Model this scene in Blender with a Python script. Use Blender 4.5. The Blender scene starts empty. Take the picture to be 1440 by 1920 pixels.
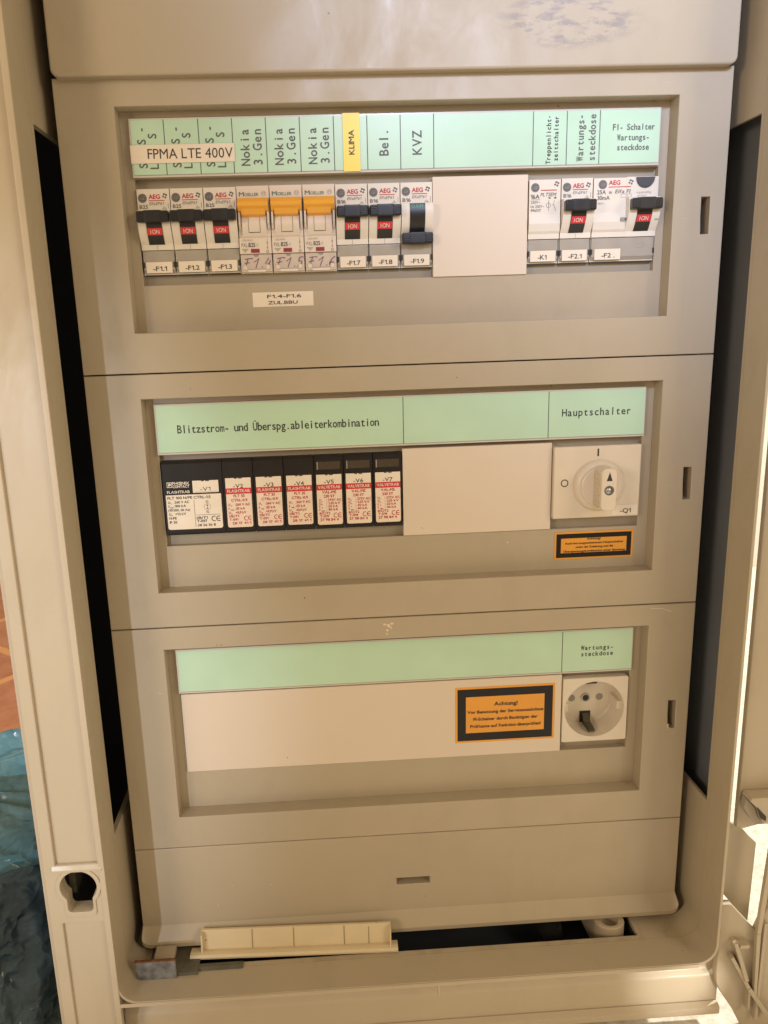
import bpy, bmesh, math, random
from mathutils import Vector, Matrix, noise
random.seed(7)
SC = bpy.context.scene
COL = SC.collection
S = 0.001                                   # everything below is written in millimetres

# ------------------------------------------------------------------ camera
cd = bpy.data.cameras.new('camera')
cam = bpy.data.objects.new('camera', cd); COL.objects.link(cam); SC.camera = cam
rgt = Vector((0.9981871, -0.05061322, -0.0325702))
dwn = Vector((-0.04308255, -0.22296962, -0.97387291))
fwd = Vector((0.04202868, 0.97351058, -0.22474594))
m = Matrix.Identity(4)
for i in range(3):
    m[i][0] = rgt[i]; m[i][1] = -dwn[i]; m[i][2] = -fwd[i]
m[0][3], m[1][3], m[2][3] = -52.8713*S, -439.44*S, 20.873*S
cam.matrix_world = m
cd.sensor_fit = 'VERTICAL'; cd.sensor_height = 36.0
cd.lens = 1450.0/1920*36
cd.shift_x = (720-653.41)/1920; cd.shift_y = -(960-950.95)/1920
cd.clip_start = 0.01; cd.clip_end = 60

# ------------------------------------------------------------------ light
W = bpy.data.worlds.new("World"); SC.world = W; W.use_nodes = True
bg = W.node_tree.nodes['Background']
bg.inputs[0].default_value = (1.0, 0.71, 0.40, 1); bg.inputs[1].default_value = 0.47
def aim(o, loc, target):
    o.location = Vector(loc)*S
    o.rotation_euler = (Vector(target)-Vector(loc)).to_track_quat('-Z', 'Y').to_euler()
def area(name, loc, target, size, power, col):
    l = bpy.data.lights.new(name, 'AREA'); l.size = size*S; l.energy = power; l.color = col
    o = bpy.data.objects.new(name, l); COL.objects.link(o); aim(o, loc, target)
    return o
def spot(name, loc, target, power, col, deg, rad=30, blend=0.4):
    l = bpy.data.lights.new(name, 'SPOT'); l.energy = power; l.color = col
    l.spot_size = math.radians(deg); l.spot_blend = blend; l.shadow_soft_size = rad*S
    o = bpy.data.objects.new(name, l); COL.objects.link(o); aim(o, loc, target)
    return o
area('fill_light', (1050, -1000, 450), (0, 0, -80), 500, 6.0, (1.0, 0.82, 0.56))  # added warm fill from the right, also lifts the left inner wall
area('fill_light', (-1050, -1100, 260), (0, 0, -80), 300, 6.0, (1.0, 0.80, 0.56))  # second added fill, lifts the right inner wall
spot('veil_spot', (90, -960, 480), (215, 0, 262), 50, (0.60, 0.71, 1.0), 41, 90, 1.0)  # added spot; its cool pool mostly stands in for lens veil upper right
sd = spot('side_daylight', (-890, -1620, 40), (-200, 0, -180), 52, (0.84, 0.90, 1.0), 8.6, 16, 1.0)
sd.scale = (1.0, 2.2, 1.0)
spot('back_daylight', (900, 300, 900), (420, 420, -430), 110, (1.0, 0.95, 0.84), 100)
spot('flange_spot', (235, -165, -372), (168, -28, -400), 0.9, (1.0, 0.95, 0.84), 24, 4, 1.0)  # small added spot in front, brightens the right end of the bottom flange
vs = SC.view_settings
vs.view_transform = 'Standard'; vs.look = 'None'; vs.exposure = 0.0; vs.gamma = 1.0; vs.use_curve_mapping = False

# ------------------------------------------------------------------ materials
MATS = {}
def mat(name, col, rough=0.5, var=0.0, vscale=20.0, bump=0.0, bscale=900.0, spec=0.5, metal=0.0, trans=0.0, col2=None, alpha=1.0, coat=0.0):
    M = bpy.data.materials.new(name); M.use_nodes = True
    nt = M.node_tree; N = nt.nodes; L = nt.links
    b = N['Principled BSDF']
    b.inputs['Base Color'].default_value = (*col, 1)
    b.inputs['Roughness'].default_value = rough
    b.inputs['Specular IOR Level'].default_value = spec
    b.inputs['Metallic'].default_value = metal
    b.inputs['Transmission Weight'].default_value = trans
    b.inputs['Coat Weight'].default_value = coat
    b.inputs['Alpha'].default_value = alpha
    if var or bump:
        tc = N.new('ShaderNodeTexCoord')
    if var:
        nz = N.new('ShaderNodeTexNoise'); nz.inputs['Scale'].default_value = vscale
        nz.inputs['Detail'].default_value = 5
        L.new(tc.outputs['Object'], nz.inputs['Vector'])
        cr = N.new('ShaderNodeValToRGB'); cr.color_ramp.elements[0].position = 0.35; cr.color_ramp.elements[1].position = 0.68
        c2 = col2 or tuple(max(0, c*(1-var)) for c in col)
        cr.color_ramp.elements[0].color = (*c2, 1); cr.color_ramp.elements[1].color = (*col, 1)
        L.new(nz.outputs['Fac'], cr.inputs['Fac']); L.new(cr.outputs['Color'], b.inputs['Base Color'])
        mr = N.new('ShaderNodeMapRange'); mr.inputs['To Min'].default_value = rough*0.85; mr.inputs['To Max'].default_value = min(1, rough*1.2)
        L.new(nz.outputs['Fac'], mr.inputs['Value']); L.new(mr.outputs['Result'], b.inputs['Roughness'])
    if bump:
        n2 = N.new('ShaderNodeTexNoise'); n2.inputs['Scale'].default_value = bscale; n2.inputs['Detail'].default_value = 3
        L.new(tc.outputs['Object'], n2.inputs['Vector'])
        bp = N.new('ShaderNodeBump'); bp.inputs['Strength'].default_value = bump; bp.inputs['Distance'].default_value = 0.0004
        L.new(n2.outputs['Fac'], bp.inputs['Height']); L.new(bp.outputs['Normal'], b.inputs['Normal'])
    MATS[name] = M
    return M
def speckle(name, dens, dcol, scale, lim=0.66):
    """add sparse dirt specks to a material's colour"""
    M = MATS[name]; nt = M.node_tree; N = nt.nodes; L = nt.links; b = N['Principled BSDF']
    tc = N.new('ShaderNodeTexCoord'); v = N.new('ShaderNodeTexVoronoi'); v.inputs['Scale'].default_value = scale
    v.inputs['Randomness'].default_value = 1.0
    L.new(tc.outputs['Object'], v.inputs['Vector'])
    n = N.new('ShaderNodeTexNoise'); n.inputs['Scale'].default_value = scale*0.35
    L.new(tc.outputs['Object'], n.inputs['Vector'])
    lt = N.new('ShaderNodeMath'); lt.operation = 'LESS_THAN'; lt.inputs[1].default_value = dens
    L.new(v.outputs['Distance'], lt.inputs[0])
    gt = N.new('ShaderNodeMath'); gt.operation = 'GREATER_THAN'; gt.inputs[1].default_value = lim
    L.new(n.outputs['Fac'], gt.inputs[0])
    mu = N.new('ShaderNodeMath'); mu.operation = 'MULTIPLY'; L.new(lt.outputs[0], mu.inputs[0]); L.new(gt.outputs[0], mu.inputs[1])
    mx = N.new('ShaderNodeMix'); mx.data_type = 'RGBA'
    src = b.inputs['Base Color'].links[0].from_socket if b.inputs['Base Color'].links else None
    if src: L.new(src, mx.inputs[6])
    else: mx.inputs[6].default_value = b.inputs['Base Color'].default_value
    mx.inputs[7].default_value = (*dcol, 1)
    L.new(mu.outputs[0], mx.inputs[0]); L.new(mx.outputs[2], b.inputs['Base Color'])
mat('panel', (0.455, 0.392, 0.300), 0.42, 0.07, 14, 0.10, 2600)
mat('housing', (0.48, 0.415, 0.315), 0.40, 0.08, 9, 0.10, 2200)
mat('flange', (0.56, 0.485, 0.375), 0.30, 0.07, 9, 0.08, 2200)
mat('blank', (0.71, 0.62, 0.53), 0.45, 0.04, 18, 0.06, 2600)
mat('cream', (0.68, 0.61, 0.50), 0.38, 0.03, 60, 0.04, 2600)
mat('offwhite', (0.74, 0.69, 0.62), 0.38, 0.03, 80, 0.03, 2600)
mat('moeller', (0.72, 0.64, 0.56), 0.38, 0.03, 80, 0.03, 2600)
mat('terminal', (0.40, 0.37, 0.33), 0.22, 0.10, 120, 0.0)
mat('terminal_pale', (0.62, 0.54, 0.49), 0.25, 0.10, 160, 0.0)
mat('darkgap', (0.03, 0.028, 0.026), 0.6)
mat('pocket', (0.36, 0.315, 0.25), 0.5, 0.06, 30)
mat('black', (0.018, 0.018, 0.020), 0.33, 0.2, 200, 0.08, 3000)
mat('arrester', (0.018, 0.015, 0.015), 0.45, 0.25, 90, 0.08, 2600, spec=0.3)
mat('arrester_window', (0.075, 0.055, 0.042), 0.25, 0.2, 200)
mat('orange', (0.86, 0.43, 0.06), 0.33, 0.05, 90)
mat('red', (0.62, 0.035, 0.045), 0.4)
mat('redink', (0.50, 0.03, 0.045), 0.5)
mat('darkred', (0.28, 0.03, 0.045), 0.3)
mat('ink', (0.035, 0.032, 0.034), 0.5)
mat('greyink', (0.11, 0.105, 0.11), 0.5)
mat('paleink', (0.30, 0.27, 0.26), 0.5)
mat('greenink', (0.06, 0.17, 0.12), 0.5)
mat('purpleink', (0.17, 0.10, 0.19), 0.5)
mat('whiteink', (0.75, 0.70, 0.66), 0.5)
mat('greenlight', (0.12, 0.42, 0.27), 0.5)
mat('paper', (0.80, 0.72, 0.62), 0.45, 0.03, 150)
mat('sheet', (0.84, 0.76, 0.67), 0.40, 0.05, 90)
mat('pinksheet', (0.84, 0.71, 0.62), 0.40, 0.05, 90)
mat('testbutton', (0.05, 0.058, 0.075), 0.35)
mat('mint', (0.51, 0.74, 0.585), 0.30, 0.07, 30, 0.02, 800, coat=0.15)
mat('rail', (0.62, 0.58, 0.53), 0.22)
mat('yellow', (0.90, 0.70, 0.07), 0.35)
mat('warn_orange', (0.80, 0.36, 0.045), 0.30, 0.06, 60, 0.25, 260)
mat('warn_black', (0.010, 0.009, 0.012), 0.30, 0.2, 60, 0.25, 260, spec=0.35)
mat('ivory', (0.72, 0.64, 0.53), 0.34, 0.03, 90)
mat('socketwhite', (0.72, 0.66, 0.58), 0.28, 0.03, 60)
mat('metal', (0.42, 0.42, 0.42), 0.35, metal=1.0)
mat('oldmetal', (0.13, 0.115, 0.095), 0.4, 0.3, 200, metal=0.7)
mat('zinc', (0.34, 0.36, 0.38), 0.45, 0.45, 160, 0.3, 500, metal=0.6, col2=(0.16, 0.17, 0.18))
mat('rust', (0.20, 0.075, 0.03), 0.8, 0.5, 300, 0.4, 700)
mat('oldplate', (0.13, 0.125, 0.095), 0.6, 0.4, 120, 0.3, 500)
mat('trim', (0.70, 0.60, 0.42), 0.42, 0.05, 60, 0.05, 1500)
mat('seam', (0.34, 0.27, 0.17), 0.7)
mat('chip', (0.72, 0.62, 0.47), 0.7)
mat('dirt', (0.14, 0.10, 0.06), 0.8)
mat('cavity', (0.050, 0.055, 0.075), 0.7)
mat('veil_liner', (0.20, 0.218, 0.26), 0.55, 0.15, 12)  # slot lining; lens veil over the dark opening put into its bluish-grey colour
mat('smudge', (0.36, 0.32, 0.30), 0.6)
def uneven(name, amt=0.10):
    M = MATS[name]; nt = M.node_tree; N = nt.nodes; L = nt.links; b = N['Principled BSDF']
    tc = N.new('ShaderNodeTexCoord')
    mp = N.new('ShaderNodeMapping'); mp.inputs['Scale'].default_value = (1.0, 1.0, 0.55); L.new(tc.outputs['Object'], mp.inputs['Vector'])
    n1 = N.new('ShaderNodeTexNoise'); n1.inputs['Scale'].default_value = 26; n1.inputs['Detail'].default_value = 7; n1.inputs['Roughness'].default_value = 0.68; n1.inputs['Distortion'].default_value = 0.6
    L.new(mp.outputs[0], n1.inputs['Vector'])
    r1 = N.new('ShaderNodeMapRange'); r1.inputs['From Min'].default_value = 0.52; r1.inputs['From Max'].default_value = 0.74
    r1.inputs['To Min'].default_value = 0.0; r1.inputs['To Max'].default_value = amt*2.2
    L.new(n1.outputs['Fac'], r1.inputs['Value'])
    src = b.inputs['Base Color'].links[0].from_socket
    mx = N.new('ShaderNodeMix'); mx.data_type = 'RGBA'; L.new(src, mx.inputs[6]); mx.inputs[7].default_value = (0.25, 0.20, 0.14, 1)
    L.new(r1.outputs[0], mx.inputs[0])
    # thin pale scuffs
    wv = N.new('ShaderNodeTexNoise'); wv.inputs['Scale'].default_value = 1.0; wv.inputs['Detail'].default_value = 4
    m2 = N.new('ShaderNodeMapping'); m2.inputs['Scale'].default_value = (55, 55, 420); m2.inputs['Rotation'].default_value = (0, 0.35, 0); L.new(tc.outputs['Object'], m2.inputs['Vector']); L.new(m2.outputs[0], wv.inputs['Vector'])
    r2 = N.new('ShaderNodeMapRange'); r2.inputs['From Min'].default_value = 0.70; r2.inputs['From Max'].default_value = 0.78; r2.inputs['To Max'].default_value = 0.14
    L.new(wv.outputs['Fac'], r2.inputs['Value'])
    m3 = N.new('ShaderNodeMix'); m3.data_type = 'RGBA'; L.new(mx.outputs[2], m3.inputs[6]); m3.inputs[7].default_value = (0.66, 0.58, 0.46, 1); L.new(r2.outputs[0], m3.inputs[0])
    L.new(m3.outputs[2], b.inputs['Base Color'])
    for l in list(b.inputs['Roughness'].links): nt.links.remove(l)
    r3 = N.new('ShaderNodeMapRange'); r3.inputs['From Min'].default_value = 0.35; r3.inputs['From Max'].default_value = 0.7; r3.inputs['To Min'].default_value = 0.30; r3.inputs['To Max'].default_value = 0.56
    L.new(n1.outputs['Fac'], r3.inputs['Value']); L.new(r3.outputs[0], b.inputs['Roughness'])
for nm, am in (('panel', 0.07), ('housing', 0.08), ('flange', 0.06)): uneven(nm, am)
MATS['tray'] = MATS['housing'].copy(); MATS['tray'].name = 'tray'; uneven('tray', 0.26)
for nm in ('panel', 'housing', 'flange', 'trim', 'tray'):
    speckle(nm, 0.07, (0.28, 0.22, 0.15), 117)

# a scribbled pencil stain on the top cover: same plastic, with a patch of grey streaks
def stained_panel():
    M = MATS['panel'].copy(); M.name = 'panel_stained'; MATS['panel_stained'] = M
    nt = M.node_tree; N = nt.nodes; L = nt.links; b = N['Principled BSDF']
    src = b.inputs['Base Color'].links[0].from_socket
    tc = N.new('ShaderNodeTexCoord')
    sub = N.new('ShaderNodeVectorMath'); sub.operation = 'SUBTRACT'; sub.inputs[1].default_value = (0.086, 0.0, 0.0225)
    L.new(tc.outputs['Object'], sub.inputs[0])
    sc_ = N.new('ShaderNodeVectorMath'); sc_.operation = 'MULTIPLY'; sc_.inputs[1].default_value = (1/0.036, 0.0, 1/0.0125)
    L.new(sub.outputs[0], sc_.inputs[0])
    ln = N.new('ShaderNodeVectorMath'); ln.operation = 'LENGTH'; L.new(sc_.outputs[0], ln.inputs[0])
    mp = N.new('ShaderNodeMapRange'); mp.inputs['From Min'].default_value = 1.15; mp.inputs['From Max'].default_value = 0.75
    L.new(ln.outputs['Value'], mp.inputs['Value'])
    mg = N.new('ShaderNodeMapping'); mg.inputs['Rotation'].default_value = (0, 0.7, 0); mg.inputs['Scale'].default_value = (150, 150, 420)
    L.new(tc.outputs['Object'], mg.inputs['Vector'])
    nz = N.new('ShaderNodeTexNoise'); nz.inputs['Scale'].default_value = 0.6; nz.inputs['Detail'].default_value = 6; nz.inputs['Roughness'].default_value = 0.7
    L.new(mg.outputs[0], nz.inputs['Vector'])
    m2 = N.new('ShaderNodeMapRange'); m2.inputs['From Min'].default_value = 0.47; m2.inputs['From Max'].default_value = 0.60
    L.new(nz.outputs['Fac'], m2.inputs['Value'])
    mu = N.new('ShaderNodeMath'); mu.operation = 'MULTIPLY'; L.new(mp.outputs[0], mu.inputs[0]); L.new(m2.outputs[0], mu.inputs[1])
    mu2 = N.new('ShaderNodeMath'); mu2.operation = 'MULTIPLY'; L.new(mu.outputs[0], mu2.inputs[0]); mu2.inputs[1].default_value = 0.8
    mx = N.new('ShaderNodeMix'); mx.data_type = 'RGBA'; L.new(src, mx.inputs[6]); mx.inputs[7].default_value = (0.27, 0.24, 0.235, 1)
    L.new(mu2.outputs[0], mx.inputs[0]); L.new(mx.outputs[2], b.inputs['Base Color'])
stained_panel()

# floor materials
def floor_mat(name, c1, c2, scale, tile=None):
    M = bpy.data.materials.new(name); M.use_nodes = True; MATS[name] = M
    nt = M.node_tree; N = nt.nodes; L = nt.links; b = N['Principled BSDF']; b.inputs['Roughness'].default_value = 0.45
    tc = N.new('ShaderNodeTexCoord')
    nz = N.new('ShaderNodeTexNoise'); nz.inputs['Scale'].default_value = scale; nz.inputs['Detail'].default_value = 8; nz.inputs['Roughness'].default_value = 0.75
    L.new(tc.outputs['Object'], nz.inputs['Vector'])
    cr = N.new('ShaderNodeValToRGB'); cr.color_ramp.elements[0].position = 0.38; cr.color_ramp.elements[1].position = 0.60
    cr.color_ramp.elements[0].color = (*c1, 1); cr.color_ramp.elements[1].color = (*c2, 1)
    L.new(nz.outputs['Fac'], cr.inputs['Fac'])
    out = cr.outputs['Color']
    if tile:
        br = N.new('ShaderNodeTexBrick'); br.offset = 0.0
        br.inputs['Scale'].default_value = 1.0; br.inputs['Mortar Size'].default_value = 0.008; br.inputs['Mortar Smooth'].default_value = 0.3
        br.inputs['Brick Width'].default_value = 0.22; br.inputs['Row Height'].default_value = 0.22
        mp = N.new('ShaderNodeMapping'); mp.inputs['Rotation'].default_value = (0, 0, math.radians(38)); mp.inputs['Location'].default_value = (0.07, 0.02, 0)
        L.new(tc.outputs['Object'], mp.inputs['Vector']); L.new(mp.outputs[0], br.inputs['Vector'])
        L.new(out, br.inputs['Color1']); L.new(out, br.inputs['Color2']); br.inputs['Mortar'].default_value = (*tile, 1)
        out = br.outputs['Color']
    L.new(out, b.inputs['Base Color'])
floor_mat('pale_floor', (0.55, 0.50, 0.42), (0.80, 0.76, 0.68), 160)
floor_mat('terracotta', (0.38, 0.14, 0.075), (0.48, 0.21, 0.115), 25, tile=(0.66, 0.32, 0.14))

mat('plaster', (0.70, 0.66, 0.58), 0.8, 0.06, 6)
def film_mat(name, c1, c2, rough, translucent):
    M = bpy.data.materials.new(name); M.use_nodes = True; MATS[name] = M
    nt = M.node_tree; N = nt.nodes; L = nt.links; b = N['Principled BSDF']
    b.inputs['Roughness'].default_value = rough
    tc = N.new('ShaderNodeTexCoord'); nz = N.new('ShaderNodeTexNoise'); nz.inputs['Scale'].default_value = 16; nz.inputs['Detail'].default_value = 6
    L.new(tc.outputs['Object'], nz.inputs['Vector'])
    cr = N.new('ShaderNodeValToRGB')
    cr.color_ramp.elements[0].position = 0.4; cr.color_ramp.elements[0].color = (*c1, 1)
    cr.color_ramp.elements[1].position = 0.66; cr.color_ramp.elements[1].color = (*c2, 1)
    L.new(nz.outputs['Fac'], cr.inputs['Fac']); L.new(cr.outputs['Color'], b.inputs['Base Color'])
    dn = N.new('ShaderNodeTexNoise'); dn.inputs['Scale'].default_value = 22; dn.inputs['Detail'].default_value = 3
    L.new(tc.outputs['Object'], dn.inputs['Vector'])
    mv = N.new('ShaderNodeMix'); mv.data_type = 'VECTOR'; mv.inputs[0].default_value = 0.06
    L.new(tc.outputs['Object'], mv.inputs[4]); L.new(dn.outputs['Color'], mv.inputs[5])
    prev = None
    for sc_, st, ds in ((26, 0.9, 0.010), (70, 0.6, 0.004)):
        v = N.new('ShaderNodeTexVoronoi'); v.inputs['Scale'].default_value = sc_; v.feature = 'F1'
        L.new(mv.outputs[1], v.inputs['Vector'])
        bp = N.new('ShaderNodeBump'); bp.inputs['Strength'].default_value = st; bp.inputs['Distance'].default_value = ds
        L.new(v.outputs['Distance'], bp.inputs['Height'])
        if prev: L.new(prev.outputs['Normal'], bp.inputs['Normal'])
        prev = bp
    L.new(prev.outputs['Normal'], b.inputs['Normal'])
    if translucent:
        t = N.new('ShaderNodeBsdfTranslucent'); L.new(cr.outputs['Color'], t.inputs['Color'])
        mx = N.new('ShaderNodeMixShader'); mx.inputs[0].default_value = translucent
        L.new(b.outputs[0], mx.inputs[1]); L.new(t.outputs[0], mx.inputs[2]); L.new(mx.outputs[0], N['Material Output'].inputs['Surface'])
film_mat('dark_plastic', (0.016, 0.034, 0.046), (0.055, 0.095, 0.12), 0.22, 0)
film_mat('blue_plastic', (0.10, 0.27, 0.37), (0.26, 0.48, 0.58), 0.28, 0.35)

# ------------------------------------------------------------------ mesh builder (mm)
_gl = {}
def raw_glyph(ch):
    cu = bpy.data.curves.new('t', 'FONT'); cu.body = ch; cu.resolution_u = 3; cu.fill_mode = 'FRONT'
    ob = bpy.data.objects.new('t', cu)
    me = bpy.data.meshes.new_from_object(ob)
    r = ([(v.co.x, v.co.y) for v in me.vertices], [tuple(p.vertices) for p in me.polygons])
    bpy.data.objects.remove(ob); bpy.data.curves.remove(cu); bpy.data.meshes.remove(me)
    return r
def one_glyph(ch):
    if ch in _gl: return _gl[ch]
    if ch == '1':                          # a one with a flag
        h = CAP; t = 0.085
        r = ([(0.20, 0), (0.20+t, 0), (0.20+t, h), (0.20, h), (0.20, h-0.17*h-0.06), (0.03, h*0.70), (0.03, h*0.70+t), (0.14, h*0.86)],
             [(0, 1, 2, 3), (4, 3, 7, 6, 5)])
    else: r = raw_glyph(ch)
    if r[0]:
        xa = min(v[0] for v in r[0]); r = ([(v[0]-xa, v[1]) for v in r[0]], r[1])
    _gl[ch] = r
    return r
def glyph(s, bold=0):
    """lettering laid out character by character"""
    if len(s) == 1: return one_glyph(s)
    P = []; F = []; x = 0
    for ch in s:
        if ch == ' ': x += 0.26; continue
        vs, fs = one_glyph(ch); o = len(P)
        P += [(x+a, b) for a, b in vs]; F += [tuple(q+o for q in f) for f in fs]
        x += max(v[0] for v in vs)+0.075
    return P, F
CAP = max(v[1] for v in raw_glyph('H')[0])

class MB:
    def __init__(s): s.v = []; s.f = []; s.m = []; s.mats = []
    def mi(s, name):
        if name not in s.mats: s.mats.append(name)
        return s.mats.index(name)
    def add(s, vs, fs, mt):
        o = len(s.v); k = s.mi(mt)
        s.v += [tuple(v) for v in vs]
        for f in fs: s.f.append(tuple(i+o for i in f)); s.m.append(k)
    def bmadd(s, bm, mt):
        bm.verts.index_update()
        s.add([v.co[:] for v in bm.verts], [[v.index for v in f.verts] for f in bm.faces], mt); bm.free()
    def box(s, x0, x1, y0, y1, z0, z1, mt, bev=0.0, seg=2):
        bm = bmesh.new(); bmesh.ops.create_cube(bm, size=1)
        for v in bm.verts:
            v.co = Vector(((x0+x1)/2+v.co.x*(x1-x0), (y0+y1)/2+v.co.y*(y1-y0), (z0+z1)/2+v.co.z*(z1-z0)))
        if bev: bmesh.ops.bevel(bm, geom=bm.edges[:], offset=bev, segments=seg, profile=0.6, affect='EDGES')
        s.bmadd(bm, mt)
    def prism_x(s, prof, x0, x1, mt, bev=0.0):
        """profile of (y, z) extruded along x"""
        bm = bmesh.new(); n = len(prof)
        a = [bm.verts.new((x0, y, z)) for y, z in prof]; b = [bm.verts.new((x1, y, z)) for y, z in prof]
        bm.faces.new(a); bm.faces.new(b[::-1])
        for i in range(n): j = (i+1) % n; bm.faces.new((a[j], a[i], b[i], b[j]))
        bmesh.ops.recalc_face_normals(bm, faces=bm.faces[:])
        if bev: bmesh.ops.bevel(bm, geom=bm.edges[:], offset=bev, segments=2, profile=0.6, affect='EDGES', clamp_overlap=True)
        s.bmadd(bm, mt)
    def strip_x(s, prof, x0, x1, mt):
        """open sheet: profile of (y, z) along x"""
        vs = [(x0, y, z) for y, z in prof]+[(x1, y, z) for y, z in prof]; n = len(prof)
        s.add(vs, [(i, i+1, n+i+1, n+i) for i in range(n-1)], mt)
    def poly(s, pts, y, mt):
        s.add([(x, y, z) for x, z in pts], [tuple(range(len(pts)))], mt)
    def rect(s, x0, x1, z0, z1, y, mt):
        s.add([(x0, y, z0), (x1, y, z0), (x1, y, z1), (x0, y, z1)], [(0, 1, 2, 3)], mt)
    def frame(s, x0, x1, z0, z1, w, y, mt):
        s.rect(x0, x1, z1-w, z1, y, mt); s.rect(x0, x1, z0, z0+w, y, mt)
        s.rect(x0, x0+w, z0+w, z1-w, y, mt); s.rect(x1-w, x1, z0+w, z1-w, y, mt)
    def disc(s, cx, cz, r, y, mt, n=28, rz=None, r0=None):
        rz = rz or r
        if r0 is None:
            s.add([(cx+r*math.cos(2*math.pi*i/n), y, cz+rz*math.sin(2*math.pi*i/n)) for i in range(n)], [tuple(range(n))], mt)
        else:
            vs = []
            for i in range(n):
                a = 2*math.pi*i/n
                vs += [(cx+r*math.cos(a), y, cz+r*math.sin(a)), (cx+r0*math.cos(a), y, cz+r0*math.sin(a))]
            s.add(vs, [(2*i, (2*i+2) % (2*n), (2*i+3) % (2*n), 2*i+1) for i in range(n)], mt)
    def lathe_y(s, cx, cz, prof, mt, n=40):
        """profile of (radius, y) turned round an axis parallel to y"""
        vs = []; fs = []; k = len(prof)
        for i in range(n):
            a = 2*math.pi*i/n
            vs += [(cx+r*math.cos(a), y, cz+r*math.sin(a)) for r, y in prof]
        for i in range(n):
            j = (i+1) % n
            for q in range(k-1): fs.append((i*k+q, j*k+q, j*k+q+1, i*k+q+1))
        s.add(vs, fs, mt)
    def stroke(s, pts, w, y, mt):
        """flat ribbon along a polyline of (x, z)"""
        n = len(pts); L = []; Rr = []
        for i in range(n):
            a = Vector(pts[max(0, i-1)]); b = Vector(pts[min(n-1, i+1)]); d = (b-a)
            d = d.normalized() if d.length > 1e-9 else Vector((1, 0))
            p = Vector(pts[i]); nn = Vector((-d.y, d.x))*w/2
            L.append(p+nn); Rr.append(p-nn)
        vs = [(p.x, y, p.y) for p in L]+[(p.x, y, p.y) for p in Rr]
        s.add(vs, [(i, i+1, n+i+1, n+i) for i in range(n-1)], mt)
    def text(s, t, x, z, cap, mt, y, w=None, bold=0.0, ital=0.0, rot=0, align='l', mono=None, xs=0.92, tilt=0.0):
        """lettering on a face parallel to the front: baseline start (x, z), capital height cap, optional exact width w"""
        P = []; F = []
        if mono:
            for i, ch in enumerate(t):
                if ch == ' ': continue
                vs, fs = glyph(ch, 0.0)
                xa = min(v[0] for v in vs); xb = max(v[0] for v in vs); gw = (xb-xa)/CAP*cap*xs
                k = min(1.0, mono*0.86/gw) if gw > 0 else 1.0
                o = len(P)
                P += [((i+0.5)*mono+((vx-(xa+xb)/2)/CAP*cap*xs)*k, vy/CAP*cap) for vx, vy in vs]
                F += [tuple(q+o for q in f) for f in fs]
            tot = mono*len(t)
        else:
            vs, fs = glyph(t, 0.0)
            xa = min(v[0] for v in vs); xb = max(v[0] for v in vs)
            k = (w/(xb-xa)) if w else cap/CAP*xs
            P = [((vx-xa)*k, vy/CAP*cap) for vx, vy in vs]; F = fs; tot = (xb-xa)*k
        off = {'l': 0, 'c': -tot/2, 'r': -tot}[align]
        ca, sa = math.cos(tilt), math.sin(tilt)
        bw = bold*3.2*cap                       # heavier strokes: shifted copies, each a hair in front
        for q, (du, dv) in enumerate(((0, 0), (bw/2, 0), (-bw/2, 0), (0, bw/2), (0, -bw/2)) if bold else ((0, 0),)):
            out = []
            for u, v in P:
                u = u+off+ital*v+du; v = v+dv
                if tilt: u, v = u*ca-v*sa, u*sa+v*ca
                if rot: u, v = -v, u
                px, pz = x+u, z+v
                out.append((px, (y(pz) if callable(y) else y)-0.012*q, pz))
            s.add(out, F, mt)
    def plate(s, outer, holes, d0, d1, mt, bev=0.0, mp=None, seg=2):
        """flat plate with holes; outline (u, v), thickness from d0 to d1; mp maps (u, v, d) to x, y, z"""
        mp = mp or (lambda u, v, d: (u, d, v))
        cu = bpy.data.curves.new('p', 'CURVE'); cu.dimensions = '2D'; cu.fill_mode = 'BOTH'
        T = d1-d0
        cu.bevel_depth = bev; cu.bevel_resolution = seg if bev else 0
        cu.extrude = T/2-bev
        cu.offset = -bev
        def area2(p): return sum(p[i][0]*p[(i+1) % len(p)][1]-p[(i+1) % len(p)][0]*p[i][1] for i in range(len(p)))
        for k, pts in enumerate([outer]+list(holes)):
            if (area2(pts) > 0) != (k == 0): pts = pts[::-1]
            sp = cu.splines.new('POLY'); sp.points.add(len(pts)-1)
            for q, (u, v) in zip(sp.points, pts): q.co = (u, v, 0, 1)
            sp.use_cyclic_u = True
        ob = bpy.data.objects.new('p', cu); me = bpy.data.meshes.new_from_object(ob)
        dm = (d0+d1)/2
        bm = bmesh.new(); bm.from_mesh(me)
        bmesh.ops.remove_doubles(bm, verts=bm.verts[:], dist=1e-4)
        for v in bm.verts: v.co = Vector(mp(v.co.x, v.co.y, dm-v.co.z))
        bmesh.ops.recalc_face_normals(bm, faces=bm.faces[:])
        s.bmadd(bm, mt)
        bpy.data.objects.remove(ob); bpy.data.curves.remove(cu); bpy.data.meshes.remove(me)
    def build(s, name, parent=None, org=(0, 0, 0), label=None, angle=32):
        me = bpy.data.meshes.new(name)
        ox, oy, oz = org
        me.from_pydata([((x-ox)*S, (y-oy)*S, (z-oz)*S) for x, y, z in s.v], [], s.f)
        for n in s.mats: me.materials.append(MATS[n])
        me.polygons.foreach_set('material_index', s.m)
        me.polygons.foreach_set('use_smooth', [True]*len(me.polygons))
        me.update()
        me.set_sharp_from_angle(angle=math.radians(angle))
        o = bpy.data.objects.new(name, me); COL.objects.link(o)
        if parent: o.parent = parent
        else: o.location = Vector(org)*S
        if label: o['label'] = label
        if angle < 50:
            wn = o.modifiers.new('normals', 'WEIGHTED_NORMAL'); wn.keep_sharp = True; wn.weight = 100
        return o
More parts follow.
